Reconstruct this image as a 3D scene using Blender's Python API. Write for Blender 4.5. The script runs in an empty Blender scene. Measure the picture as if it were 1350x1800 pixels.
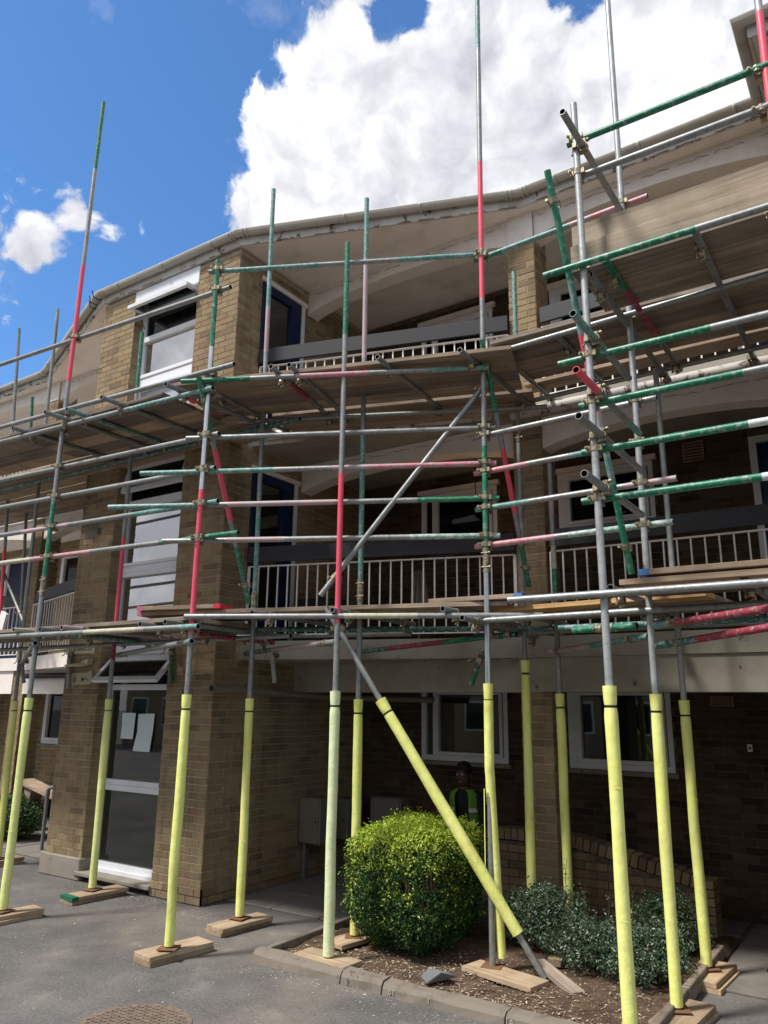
import bpy, bmesh, math, random
from mathutils import Vector, Matrix, noise as mnoise
import numpy as np
random.seed(7)
rng = np.random.default_rng(11)
S = bpy.context.scene
COL = S.collection
rad = math.radians

# ------------------------------------------------------------------ camera
cam_d = bpy.data.cameras.new('camera'); cam = bpy.data.objects.new('camera', cam_d); COL.objects.link(cam)
cam_d.sensor_fit = 'VERTICAL'; cam_d.sensor_height = 36.0; cam_d.lens = 27.04
cam_d.clip_start = 0.05; cam_d.clip_end = 2000
_R = Vector((0.83064, 0.55668, 0.01185)); _U = Vector((0.12624, -0.20901, 0.96973)); _F = Vector((-0.54231, 0.80400, 0.24389))
m = Matrix.Identity(4)
for i in range(3):
    m[i][0] = _R[i]; m[i][1] = _U[i]; m[i][2] = -_F[i]
m[0][3], m[1][3], m[2][3] = 6.134, -5.911, 1.95
cam.matrix_world = m
S.camera = cam
S.render.resolution_x = 768; S.render.resolution_y = 1024
S.view_settings.view_transform = 'Standard'; S.view_settings.look = 'None'
S.view_settings.exposure = 1.08; S.view_settings.gamma = 1.0; S.view_settings.use_curve_mapping = False

# ------------------------------------------------------------------ sun and sky
SUN_EL = rad(56); SUN_AZ = rad(214)          # azimuth of the sun, clockwise from +Y
sd = bpy.data.lights.new('sun', 'SUN'); sd.energy = 2.4; sd.angle = rad(8); sd.color = (1.0, 0.955, 0.88)
sun = bpy.data.objects.new('sun', sd); COL.objects.link(sun)
sv = Vector((math.sin(SUN_AZ) * math.cos(SUN_EL), math.cos(SUN_AZ) * math.cos(SUN_EL), math.sin(SUN_EL)))
sun.location = sv * 60
sun.rotation_euler = (-sv).to_track_quat('-Z', 'Y').to_euler()

W = bpy.data.worlds.new('World'); S.world = W; W.use_nodes = True
nt = W.node_tree; nt.nodes.clear(); N = nt.nodes; L = nt.links
def wn(t, **k):
    n = N.new(t)
    for a, b in k.items(): setattr(n, a, b)
    return n
def wmath(op, a, b=None, clamp=False, c=None):
    n = wn('ShaderNodeMath', operation=op); n.use_clamp = clamp
    for i, v in enumerate((a, b, c)):
        if v is None: continue
        if isinstance(v, (int, float)): n.inputs[i].default_value = v
        else: L.new(v, n.inputs[i])
    return n.outputs[0]
sky = wn('ShaderNodeTexSky', sky_type='NISHITA'); sky.sun_disc = False
sky.sun_elevation = SUN_EL; sky.sun_rotation = SUN_AZ; sky.air_density = 1.0; sky.dust_density = 0.3; sky.ozone_density = 3.0; sky.altitude = 0
tc = wn('ShaderNodeTexCoord')
def wnoise(scale, detail, rough, src, lac=2.0):
    n = wn('ShaderNodeTexNoise'); n.inputs['Scale'].default_value = scale; n.inputs['Detail'].default_value = detail
    n.inputs['Roughness'].default_value = rough; n.inputs['Lacunarity'].default_value = lac
    L.new(src, n.inputs['Vector']); return n
gen = tc.outputs['Generated']
warp = wnoise(3.2, 2, 0.5, gen)
vsub = wn('ShaderNodeVectorMath', operation='SUBTRACT'); L.new(warp.outputs['Color'], vsub.inputs[0]); vsub.inputs[1].default_value = (.5, .5, .5)
vsc = wn('ShaderNodeVectorMath', operation='SCALE'); L.new(vsub.outputs[0], vsc.inputs[0]); vsc.inputs['Scale'].default_value = 0.10
vadd = wn('ShaderNodeVectorMath', operation='ADD'); L.new(gen, vadd.inputs[0]); L.new(vsc.outputs[0], vadd.inputs[1])
P = vadd.outputs[0]
# the cloud banks: direction of each lobe, its angular radius
LOBES = [((-0.17, 0.76, 0.63), .33), ((-0.40, 0.66, 0.63), .185), ((-0.50, 0.63, 0.58), .135), ((-0.550, 0.61, 0.570), .085), ((-0.322, 0.62, 0.715), .14),
         ((-0.41, 0.60, 0.69), .085), ((-0.03, 0.72, 0.69), .24), ((-0.32, 0.84, 0.44), .36), ((0.25, 0.80, 0.55), .36), ((0.15, 0.9, 0.3), .4),
         ((-0.752, 0.419, 0.515), .047), ((-0.728, 0.440, 0.530), .036), ((-0.752, 0.445, 0.490), .036), ((-0.81, 0.385, 0.448), .042),
         ((0.62, 0.62, 0.48), .34), ((0.75, -0.25, 0.6), .40), ((-0.2, -0.80, 0.55), .46), ((-0.80, -0.40, 0.42), .36), ((0.1, -0.96, 0.2), .45), ((0.8, 0.2, 0.35), .3), ((0.5, -0.8, 0.3), .4), ((0.2, -0.4, 0.9), .33), ((-0.97, -0.1, 0.12), .2), ((-.74, -.6, .25), .42)]  # out of view: lobes added for neutral fill light and glass reflections
field = None
for d, r in LOBES:
    v = Vector(d).normalized()
    n = wn('ShaderNodeVectorMath', operation='DISTANCE'); L.new(P, n.inputs[0]); n.inputs[1].default_value = v
    f = wmath('SUBTRACT', r, n.outputs['Value'])
    field = f if field is None else wmath('MAXIMUM', field, f)
for d, r in (((-0.203, 0.656, 0.742), .062), ((-0.363, 0.577, 0.740), .060)):      # two gaps of blue near the top
    n = wn('ShaderNodeVectorMath', operation='DISTANCE'); L.new(P, n.inputs[0]); n.inputs[1].default_value = Vector(d).normalized()
    field = wmath('MINIMUM', field, wmath('SUBTRACT', wmath('MULTIPLY', n.outputs['Value'], 2.2), r))
def relief(vec):
    n_ = wnoise(5.0, 8, 0.66, vec)
    v_ = wn('ShaderNodeTexVoronoi', feature='F1'); v_.inputs['Scale'].default_value = 15; L.new(vec, v_.inputs['Vector'])
    v2_ = wn('ShaderNodeTexVoronoi', feature='F1'); v2_.inputs['Scale'].default_value = 37; L.new(vec, v2_.inputs['Vector'])
    lump = wmath('ADD', wmath('MULTIPLY', wmath('SUBTRACT', .45, v_.outputs['Distance']), .060), wmath('MULTIPLY', wmath('SUBTRACT', .45, v2_.outputs['Distance']), .026))
    return wmath('ADD', wmath('MULTIPLY', wmath('SUBTRACT', n_.outputs['Fac'], .5), .20), lump)
wp2 = wnoise(14, 3, .6, P)
w2s = wn('ShaderNodeVectorMath', operation='SUBTRACT'); L.new(wp2.outputs['Color'], w2s.inputs[0]); w2s.inputs[1].default_value = (.5, .5, .5)
w2c = wn('ShaderNodeVectorMath', operation='SCALE'); L.new(w2s.outputs[0], w2c.inputs[0]); w2c.inputs['Scale'].default_value = 0.045
P2n = wn('ShaderNodeVectorMath', operation='ADD'); L.new(P, P2n.inputs[0]); L.new(w2c.outputs[0], P2n.inputs[1]); P2 = P2n.outputs[0]
h1 = relief(P2)
dens = wmath('ADD', field, h1)
mask = wn('ShaderNodeMapRange', interpolation_type='SMOOTHSTEP'); L.new(dens, mask.inputs[0]); mask.inputs[1].default_value = -.006; mask.inputs[2].default_value = .015
wisp = wnoise(3.4, 6, .66, gen)
wm = wn('ShaderNodeMapRange'); L.new(wisp.outputs['Fac'], wm.inputs[0]); wm.inputs[1].default_value = .55; wm.inputs[2].default_value = .80; wm.inputs[3].default_value = 0; wm.inputs[4].default_value = .45
mask_all = wmath('MAXIMUM', mask.outputs[0], wm.outputs[0], clamp=True)
# relief of the cloud: the same lumps looked up a little towards the sun give each lobe a bright and a dull side
off = wn('ShaderNodeVectorMath', operation='ADD'); L.new(P2, off.inputs[0]); off.inputs[1].default_value = (-.010, -.004, .022)
h2 = relief(off.outputs[0])
rel = wmath('MULTIPLY', wmath('SUBTRACT', h1, h2), 11.0)
big = wnoise(4.2, 4, .55, P)
sep = wn('ShaderNodeSeparateXYZ'); L.new(gen, sep.inputs[0])
hgt = wn('ShaderNodeMapRange'); L.new(sep.outputs[2], hgt.inputs[0]); hgt.inputs[1].default_value = .50; hgt.inputs[2].default_value = .74
core = wn('ShaderNodeMapRange'); L.new(dens, core.inputs[0]); core.inputs[1].default_value = .0; core.inputs[2].default_value = .22; core.inputs[3].default_value = .12; core.inputs[4].default_value = -.16
lit = wmath('ADD', wmath('ADD', wmath('MULTIPLY', hgt.outputs[0], .28), .37), wmath('ADD', rel, core.outputs[0]))
lit = wmath('ADD', lit, wmath('MULTIPLY', wmath('SUBTRACT', big.outputs['Fac'], .5), 1.5), clamp=True)
cr = wn('ShaderNodeValToRGB'); L.new(lit, cr.inputs[0])
cr.color_ramp.elements[0].position = .0; cr.color_ramp.elements[0].color = (.29, .30, .33, 1)
cr.color_ramp.elements[1].position = .92; cr.color_ramp.elements[1].color = (.58, .58, .59, 1)
e = cr.color_ramp.elements.new(.45); e.color = (.41, .415, .44, 1)
SKY_STRENGTH = 0.1
csc = wn('ShaderNodeVectorMath', operation='SCALE'); L.new(cr.outputs[0], csc.inputs[0]); csc.inputs['Scale'].default_value = 1.0 / SKY_STRENGTH
tint = wn('ShaderNodeMix', data_type='RGBA', blend_type='MULTIPLY'); tint.inputs[0].default_value = 1.0
L.new(sky.outputs[0], tint.inputs[6]); tint.inputs[7].default_value = (0.50, 0.75, 0.95, 1)
mx = wn('ShaderNodeMix', data_type='RGBA'); L.new(mask_all, mx.inputs[0]); L.new(tint.outputs[2], mx.inputs[6]); L.new(csc.outputs[0], mx.inputs[7])
bg = wn('ShaderNodeBackground'); bg.inputs[1].default_value = SKY_STRENGTH; L.new(mx.outputs[2], bg.inputs[0])
wo = wn('ShaderNodeOutputWorld'); L.new(bg.outputs[0], wo.inputs[0])
W.cycles.sampling_method = 'MANUAL'; W.cycles.sample_map_resolution = 512

# ------------------------------------------------------------------ materials
MAT = {}
def mat(name, rough=.6, metal=0., spec=.5):
    M = bpy.data.materials.new(name); M.use_nodes = True
    t = M.node_tree; b = t.nodes['Principled BSDF']
    b.inputs['Roughness'].default_value = rough; b.inputs['Metallic'].default_value = metal
    b.inputs['Specular IOR Level'].default_value = spec
    MAT[name] = M
    return M, t, b
def nd(t, typ, **k):
    n = t.nodes.new(typ)
    for a, b in k.items(): setattr(n, a, b)
    return n
def noi(t, scale, detail=4, rough=.55, coord='Object', vec=None):
    n = nd(t, 'ShaderNodeTexNoise'); n.inputs['Scale'].default_value = scale; n.inputs['Detail'].default_value = detail; n.inputs['Roughness'].default_value = rough
    if vec is None:
        c = nd(t, 'ShaderNodeTexCoord'); vec = c.outputs[coord]
    t.links.new(vec, n.inputs['Vector']); return n.outputs['Fac']
def geo_pos(t):
    return nd(t, 'ShaderNodeNewGeometry').outputs['Position']
def ramp(t, src, stops, interp='LINEAR'):
    r = nd(t, 'ShaderNodeValToRGB'); r.color_ramp.interpolation = interp
    e = r.color_ramp.elements
    e[0].position, e[0].color = stops[0][0], (*stops[0][1], 1)
    e[1].position, e[1].color = stops[-1][0], (*stops[-1][1], 1)
    for p, c in stops[1:-1]:
        x = e.new(p); x.color = (*c, 1)
    t.links.new(src, r.inputs[0]); return r.outputs[0]
def mix(t, f, a, b, mode='MIX'):
    n = nd(t, 'ShaderNodeMix', data_type='RGBA', blend_type=mode)
    for i, v in ((0, f), (6, a), (7, b)):
        if isinstance(v, (int, float)): n.inputs[i].default_value = v
        elif isinstance(v, tuple): n.inputs[i].default_value = (*v, 1)
        else: t.links.new(v, n.inputs[i])
    return n.outputs[2]
def mth(t, op, a, b=0., clamp=False):
    n = nd(t, 'ShaderNodeMath', operation=op); n.use_clamp = clamp
    for i, v in enumerate((a, b)):
        if isinstance(v, (int, float)): n.inputs[i].default_value = v
        else: t.links.new(v, n.inputs[i])
    return n.outputs[0]
def bmp(t, b, h, strength=.3, dist=.01):
    n = nd(t, 'ShaderNodeBump'); n.inputs['Strength'].default_value = strength; n.inputs['Distance'].default_value = dist
    t.links.new(h, n.inputs['Height']); t.links.new(n.outputs[0], b.inputs['Normal'])
def rnd(t):
    g = nd(t, 'ShaderNodeNewGeometry').outputs['Random Per Island']
    o = nd(t, 'ShaderNodeObjectInfo').outputs['Random']
    return mth(t, 'FRACT', mth(t, 'ADD', g, o))
def set_c(t, b, c): t.links.new(c, b.inputs['Base Color'])

def brick_mat(name, stops):
    M, t, b = mat(name, .92, spec=.25)
    r = rnd(t); c = ramp(t, r, stops)
    p = geo_pos(t)
    n = noi(t, 3.0, 5, .6, vec=p); n3 = noi(t, 60, 3, .6, vec=p)
    c = mix(t, mth(t, 'MULTIPLY', n3, .45), c, (.06, .045, .03), 'MIX')
    c = mix(t, .55, c, ramp(t, n, [(.3, (.74, .72, .70)), (.7, (1.14, 1.12, 1.08))]), 'MULTIPLY')
    mp = nd(t, 'ShaderNodeMapping'); mp.inputs['Scale'].default_value = (2.6, 2.6, .35); t.links.new(p, mp.inputs[0])
    c = mix(t, .8, c, ramp(t, noi(t, 1.0, 7, .68, vec=mp.outputs[0]), [(.34, (.52, .50, .49)), (.48, (.95, .94, .93)), (.62, (1.06, 1.04, 1.0)), (.74, (1.35, 1.33, 1.28))]), 'MULTIPLY')
    set_c(t, b, c); bmp(t, b, noi(t, 110, 4, .6, vec=p), .5, .004)
brick_mat('brick', [(0, (.27, .20, .118)), (.2, (.345, .262, .155)), (.45, (.385, .295, .175)), (.7, (.33, .255, .160)), (.86, (.35, .235, .142)), (.95, (.21, .16, .105)), (1, (.42, .33, .205))])
brick_mat('brick_shaded', [(0, (.035, .024, .018)), (.25, (.075, .048, .032)), (.5, (.10, .068, .043)), (.75, (.055, .040, .030)), (.9, (.13, .10, .062)), (1, (.085, .045, .034))])  # darkened copy of the brick: shade under the balconies put into its colour
M, t, b = mat('mortar', .95, spec=.2); p = geo_pos(t)
set_c(t, b, ramp(t, noi(t, 12, 5, .6, vec=p), [(.3, (.29, .245, .175)), (.7, (.44, .38, .28))])); bmp(t, b, noi(t, 150, 3, vec=p), .5, .003)
M, t, b = mat('mortar_shaded', .95, spec=.2); p = geo_pos(t)  # joints darkened too, carrying the balcony shade in the mortar colour
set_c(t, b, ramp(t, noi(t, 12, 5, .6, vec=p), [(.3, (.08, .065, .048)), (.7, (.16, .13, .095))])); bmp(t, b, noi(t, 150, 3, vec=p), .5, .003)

def painted(name, base, dirt=(.09, .07, .05), amt=.5, rough=.6, sc=2.5, chips=.0, chipc=(.12, .10, .085)):
    M, t, b = mat(name, rough, spec=.35); p = geo_pos(t)
    n = noi(t, sc, 8, .68, vec=p)
    f = nd(t, 'ShaderNodeMapRange'); f.inputs[1].default_value = .48; f.inputs[2].default_value = .78; f.inputs[4].default_value = amt; t.links.new(n, f.inputs[0])
    c = mix(t, f.outputs[0], base, dirt)
    if chips:
        n2 = noi(t, 7, 10, .72, vec=p)
        g = nd(t, 'ShaderNodeMapRange'); g.inputs[1].default_value = .66 - chips; g.inputs[2].default_value = .69 - chips; t.links.new(n2, g.inputs[0])
        c = mix(t, g.outputs[0], c, chipc)
    if name.startswith('render'):
        mp = nd(t, 'ShaderNodeMapping'); mp.inputs['Scale'].default_value = (1.4, 1.4, 1.4); t.links.new(p, mp.inputs[0])
        c = mix(t, .75, c, ramp(t, noi(t, 1.0, 10, .75, vec=mp.outputs[0]), [(.32, (.70, .65, .60)), (.45, (.97, .96, .95)), (.7, (1.04, 1.04, 1.03))]), 'MULTIPLY')
        c = mix(t, .5, c, ramp(t, noi(t, 14, 8, .8, vec=p), [(.28, (.55, .50, .44)), (.37, (1, 1, 1))]), 'MULTIPLY')
    set_c(t, b, c); bmp(t, b, noi(t, 45, 5, vec=p), .15, .004)
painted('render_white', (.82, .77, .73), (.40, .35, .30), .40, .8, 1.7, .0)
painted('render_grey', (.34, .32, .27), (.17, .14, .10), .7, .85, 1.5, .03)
painted('upvc', (.74, .76, .80), (.42, .41, .39), .35, .35, 3)
painted('upvc_blue', (.52, .60, .70), (.38, .43, .48), .35, .4, 3)
painted('fascia', (.55, .53, .49), (.20, .16, .12), .75, .6, 3, .085, (.10, .075, .055))
painted('gutter', (.44, .42, .37), (.20, .17, .13), .7, .55, 2.5)
painted('pipe_white', (.50, .47, .44), (.16, .13, .10), .85, .6, 3.5, .12, (.10, .08, .07))
painted('rail_white', (.78, .76, .74), (.40, .22, .11), .5, .5, 4, .01, (.28, .13, .06))
painted('slate_board', (.030, .031, .038), (.05, .05, .052), .6, .55, 3)
painted('blue_paint', (.005, .016, .065), (.02, .03, .05), .5, .4, 3)
painted('grey_box', (.20, .18, .15), (.09, .08, .07), .6, .6, 2.5)
painted('black', (.015, .015, .017), (.03, .03, .03), .4, .5, 4)
painted('dark_roof', (.05, .05, .055), (.02, .02, .02), .5, .8, 4)
painted('terracotta', (.26, .17, .11), (.12, .08, .05), .5, .8, 6)
painted('paper', (.62, .70, .74), (.50, .56, .60), .3, .8, 6)
painted('paper_old', (.55, .50, .36), (.30, .26, .18), .6, .8, 18)
painted('ink', (.05, .04, .02), (.09, .07, .02), .4, .8, 18)
painted('chalk', (.42, .40, .36), (.25, .24, .22), .6, .9, 30)
painted('interior', (.10, .10, .095), (.05, .05, .05), .5, .9, 2)
painted('concrete', (.26, .235, .20), (.10, .085, .06), .7, .9, 3, .03, (.11, .095, .07))
painted('kerb_stone', (.20, .172, .14), (.085, .07, .052), .9, .95, 6, .07, (.085, .07, .055))
painted('paving', (.19, .175, .155), (.08, .07, .055), .7, .9, 2.2, .02)
painted('grey_metal', (.16, .17, .18), (.08, .08, .08), .5, .5, 5)
painted('rust', (.19, .095, .05), (.10, .06, .04), .7, .8, 14)
painted('rag', (.75, .74, .74), (.5, .48, .46), .4, .8, 10)
painted('clutter_blue', (.02, .04, .22), (.01, .02, .1), .3, .5, 6)

def worn(name, base, wear, hi=.62, rough=.35, metal=.0, under=(.34, .37, .38)):
    M, t, b = mat(name, rough, metal, spec=.5)
    c = nd(t, 'ShaderNodeTexCoord'); mp = nd(t, 'ShaderNodeMapping'); mp.inputs['Scale'].default_value = (1, 1, 1)
    p = geo_pos(t)
    n = noi(t, 30, 7, .7, vec=p)
    f = nd(t, 'ShaderNodeMapRange'); f.inputs[1].default_value = hi - .08; f.inputs[2].default_value = hi + .06; f.inputs[4].default_value = wear; t.links.new(n, f.inputs[0])
    cc = mix(t, f.outputs[0], base, under)
    cc = mix(t, .6, cc, ramp(t, noi(t, 5, 5, .6, vec=p), [(.3, (.72, .72, .72)), (.7, (1.15, 1.15, 1.15))]), 'MULTIPLY')
    set_c(t, b, cc); bmp(t, b, noi(t, 90, 3, vec=p), .12, .002)
    r = nd(t, 'ShaderNodeMapRange'); t.links.new(noi(t, 9, 4, vec=p), r.inputs[0]); r.inputs[3].default_value = rough - .12; r.inputs[4].default_value = rough + .2; t.links.new(r.outputs[0], b.inputs['Roughness'])
worn('galv', (.29, .305, .305), .8, .55, .42, .45, (.20, .20, .19))
worn('galv_light', (.41, .43, .43), .7, .57, .42, .4, (.28, .27, .25))
worn('chrome', (.55, .58, .60), .4, .6, .26, .85, (.35, .35, .34))
worn('green', (.006, .17, .085), .9, .60, .35)
worn('teal', (.075, .245, .205), .9, .54, .45)
worn('tealw', (.16, .32, .28), 1., .52, .5, 0, (.5, .52, .50))
worn('dteal', (.025, .13, .11), .9, .56, .5)
worn('dgreen', (.01, .09, .05), .7, .6, .5)
worn('pink', (.78, .085, .14), .5, .66, .38)
worn('pinkl', (.60, .16, .21), .9, .52, .42)
worn('palepink', (.52, .27, .29), 1., .50, .45)
worn('darkred', (.30, .035, .06), .8, .6, .5)
worn('cream', (.52, .48, .33), .9, .55, .5)
worn('whitep', (.62, .68, .66), .7, .6, .4)
worn('coupler', (.40, .36, .24), .9, .52, .42, .55, (.16, .12, .09))
MAT['rustt'] = MAT['rust']
M, t, b = mat('tube_inside', .9); b.inputs['Base Color'].default_value = (.02, .018, .016, 1)
def foam(name, c1, c2):
    M, t, b = mat(name, .72, spec=.3); p = geo_pos(t)
    c = ramp(t, noi(t, 4, 5, .6, vec=p), [(.3, c1), (.72, c2)])
    mp = nd(t, 'ShaderNodeMapping'); mp.inputs['Scale'].default_value = (5, 5, 1.3); t.links.new(p, mp.inputs[0])
    c = mix(t, .8, c, ramp(t, noi(t, 1.6, 9, .72, vec=mp.outputs[0]), [(.30, (.55, .50, .42)), (.42, (.90, .88, .84)), (.55, (1, 1, 1))]), 'MULTIPLY')
    c = mix(t, .7, c, ramp(t, noi(t, 26, 6, .75, vec=p), [(.27, (.45, .42, .35)), (.36, (1, 1, 1))]), 'MULTIPLY')
    set_c(t, b, c); bmp(t, b, noi(t, 9, 6, vec=p), .45, .02)
    b.inputs['Subsurface Weight'].default_value = .0
foam('foam_yellow', (.74, .77, .20), (.84, .87, .32)); foam('foam_pale', (.64, .70, .40), (.74, .80, .50)); foam('foam_lime', (.68, .73, .24), (.80, .84, .36))

def wood(name, c1, c2, c3):
    M, t, b = mat(name, .85, spec=.25)
    c = nd(t, 'ShaderNodeTexCoord'); mp = nd(t, 'ShaderNodeMapping'); mp.inputs['Scale'].default_value = (1.2, 26, 26); t.links.new(c.outputs['Object'], mp.inputs[0])
    o = nd(t, 'ShaderNodeObjectInfo').outputs['Random']
    ad = nd(t, 'ShaderNodeVectorMath', operation='ADD'); t.links.new(mp.outputs[0], ad.inputs[0]); cb = nd(t, 'ShaderNodeCombineXYZ'); t.links.new(mth(t, 'MULTIPLY', o, 37), cb.inputs[0]); t.links.new(cb.outputs[0], ad.inputs[1])
    n = noi(t, 1.0, 6, .65, vec=ad.outputs[0])
    cc = ramp(t, n, [(.28, c1), (.5, c2), (.75, c3)])
    cc = mix(t, .8, cc, ramp(t, o, [(0, (.60, .56, .53)), (.5, (.95, .93, .9)), (1, (1.2, 1.12, 1.02))]), 'MULTIPLY')
    st = noi(t, 3.5, 5, .6, vec=geo_pos(t)); cc = mix(t, .5, cc, ramp(t, st, [(.35, (.55, .52, .5)), (.62, (1.1, 1.1, 1.1))]), 'MULTIPLY')
    set_c(t, b, cc); bmp(t, b, n, .35, .003)
wood('board_old', (.13, .108, .092), (.25, .212, .18), (.36, .315, .27))
wood('board_mid', (.22, .165, .12), (.37, .29, .22), (.48, .39, .31))
wood('board_new', (.36, .21, .09), (.56, .36, .17), (.66, .46, .25))
wood('toe_wood', (.27, .225, .175), (.45, .385, .30), (.56, .49, .40))
wood('sole_wood', (.26, .19, .12), (.42, .32, .22), (.52, .42, .31))
painted('paint_pink', (.42, .13, .20), (.3, .1, .1), .5, .7, 14); painted('paint_red', (.72, .04, .07), (.3, .05, .05), .4, .6, 14)
painted('paint_blue', (.08, .20, .42), (.1, .15, .3), .5, .7, 14); painted('paint_green', (.01, .12, .06), (.02, .06, .03), .4, .7, 14)
painted('plate_grey', (.38, .38, .45), (.2, .2, .2), .5, .5, 12)

def glass(name, tint, refl, inner):
    M = bpy.data.materials.new(name); M.use_nodes = True; t = M.node_tree; t.nodes.clear()
    out = nd(t, 'ShaderNodeOutputMaterial'); g = nd(t, 'ShaderNodeBsdfGlossy'); g.inputs['Roughness'].default_value = .02; g.inputs['Color'].default_value = (1, 1, 1, 1)
    tr = nd(t, 'ShaderNodeBsdfTransparent'); tr.inputs['Color'].default_value = (*tint, 1)
    df = nd(t, 'ShaderNodeBsdfDiffuse'); df.inputs['Color'].default_value = (*inner, 1)
    fr = nd(t, 'ShaderNodeFresnel'); fr.inputs['IOR'].default_value = refl
    m1 = nd(t, 'ShaderNodeMixShader'); m1.inputs[0].default_value = .25; t.links.new(tr.outputs[0], m1.inputs[1]); t.links.new(df.outputs[0], m1.inputs[2])
    m2 = nd(t, 'ShaderNodeMixShader'); t.links.new(fr.outputs[0], m2.inputs[0]); t.links.new(m1.outputs[0], m2.inputs[1]); t.links.new(g.outputs[0], m2.inputs[2])
    bu = nd(t, 'ShaderNodeBump'); bu.inputs['Strength'].default_value = .02; bu.inputs['Distance'].default_value = .02
    nn = nd(t, 'ShaderNodeTexNoise'); nn.inputs['Scale'].default_value = 2.0; t.links.new(geo_pos(t), nn.inputs['Vector']); t.links.new(nn.outputs['Fac'], bu.inputs['Height']); t.links.new(bu.outputs[0], g.inputs['Normal'])
    t.links.new(m2.outputs[0], out.inputs[0]); MAT[name] = M
glass('glass', (.6, .66, .63), 1.9, (.045, .06, .055)); glass('glass_dark', (.25, .27, .28), 1.35, (.012, .014, .02)); glass('glass_bright', (.5, .55, .6), 6.5, (.15, .17, .18))
M, t, b = mat('glass_film', .25); b.inputs['Base Color'].default_value = (.36, .40, .46, 1)

def leaf(name, stops, rough=.45):
    M, t, b = mat(name, rough, spec=.4); r = rnd(t); c = ramp(t, r, stops); set_c(t, b, c)
    # a leaf lets some of the light through
    out = t.nodes['Material Output']; tl = nd(t, 'ShaderNodeBsdfTranslucent'); t.links.new(c, tl.inputs[0])
    ms = nd(t, 'ShaderNodeMixShader'); ms.inputs[0].default_value = .25; t.links.new(b.outputs[0], ms.inputs[1]); t.links.new(tl.outputs[0], ms.inputs[2]); t.links.new(ms.outputs[0], out.inputs[0])
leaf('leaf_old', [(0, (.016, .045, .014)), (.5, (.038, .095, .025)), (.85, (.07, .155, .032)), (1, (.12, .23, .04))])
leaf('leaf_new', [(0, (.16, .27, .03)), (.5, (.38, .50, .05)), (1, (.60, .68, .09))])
leaf('leaf_varie', [(0, (.025, .055, .028)), (.5, (.06, .110, .055)), (.75, (.13, .18, .105)), (.9, (.30, .36, .28)), (1, (.46, .50, .42))], .6)
painted('stain', (.24, .19, .15), (.12, .09, .07), .6, .9, 20)
painted('twig', (.12, .08, .05), (.05, .035, .02), .5, .9, 20)
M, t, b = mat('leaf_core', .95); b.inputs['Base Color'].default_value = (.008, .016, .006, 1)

M, t, b = mat('asphalt', .92, spec=.3); p = geo_pos(t)
c = ramp(t, noi(t, 1.1, 8, .65, vec=p), [(.3, (.095, .090, .087)), (.5, (.135, .127, .120)), (.72, (.19, .176, .162))])
c = mix(t, .85, c, ramp(t, noi(t, 48, 6, .75, vec=p), [(.32, (.50, .50, .50)), (.5, (.98, .98, .98)), (.66, (1.35, 1.33, 1.28)), (.8, (1.7, 1.65, 1.6))]), 'MULTIPLY')
c = mix(t, mth(t, 'MULTIPLY', ramp(t, noi(t, .55, 6, .65, vec=p), [(.5, (0, 0, 0)), (.72, (1, 1, 1))]), .55), c, (.23, .185, .14))
c = mix(t, mth(t, 'MULTIPLY', ramp(t, noi(t, 2.3, 8, .75, vec=p), [(.56, (0, 0, 0)), (.70, (1, 1, 1))]), .45), c, (.30, .275, .24))
wv = nd(t, 'ShaderNodeTexNoise'); wv.inputs['Scale'].default_value = 2.2; wv.inputs['Detail'].default_value = 6; t.links.new(p, wv.inputs['Vector'])
wa = nd(t, 'ShaderNodeVectorMath', operation='MULTIPLY_ADD'); t.links.new(wv.outputs['Color'], wa.inputs[0]); wa.inputs[1].default_value = (.7, .7, 0); t.links.new(p, wa.inputs[2])
vo = nd(t, 'ShaderNodeTexVoronoi', feature='DISTANCE_TO_EDGE'); vo.inputs['Scale'].default_value = .33; t.links.new(wa.outputs[0], vo.inputs['Vector'])
c = mix(t, ramp(t, vo.outputs['Distance'], [(.0, (.22, .22, .22)), (.002, (.12, .12, .12)), (.004, (0, 0, 0))]), c, (.03, .027, .024))
set_c(t, b, c); bmp(t, b, noi(t, 60, 6, .75, vec=p), .8, .008)
M, t, b = mat('soil', .97, spec=.15); p = geo_pos(t)
set_c(t, b, ramp(t, noi(t, 9, 8, .7, vec=p), [(.3, (.055, .037, .027)), (.55, (.135, .092, .064)), (.75, (.23, .165, .115))])); bmp(t, b, noi(t, 35, 7, .7, vec=p), .9, .03)
M, t, b = mat('chip', .9); set_c(t, b, ramp(t, rnd(t), [(0, (.17, .12, .08)), (.5, (.34, .26, .18)), (.85, (.48, .40, .30)), (1, (.62, .56, .46))]))
M, t, b = mat('grit', .9); set_c(t, b, ramp(t, rnd(t), [(0, (.30, .28, .25)), (.6, (.52, .50, .46)), (1, (.70, .68, .64))]))
M, t, b = mat('iron', .55, .3); p = geo_pos(t); set_c(t, b, ramp(t, noi(t, 25, 5, vec=p), [(.3, (.17, .125, .095)), (.7, (.30, .23, .18))])); bmp(t, b, noi(t, 120, 3, vec=p), .3, .003)
M, t, b = mat('lamp', .5); b.inputs['Base Color'].default_value = (.9, .6, .3, 1); b.inputs['Emission Color'].default_value = (1, .52, .18, 1); b.inputs['Emission Strength'].default_value = 2.2
painted('skin', (.085, .05, .034), (.05, .03, .02), .4, .55, 10); painted('cloth', (.014, .015, .018), (.03, .03, .03), .4, .95, 20)
painted('hair', (.008, .007, .006), (.012, .01, .01), .4, .8, 40); painted('eye', (.5, .48, .45), (.4, .38, .36), .2, .3, 30)
painted('hivis', (.12, .28, .035), (.07, .16, .02), .5, .7, 10); painted('reflective', (.5, .52, .5), (.3, .3, .3), .4, .4, 10)

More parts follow.
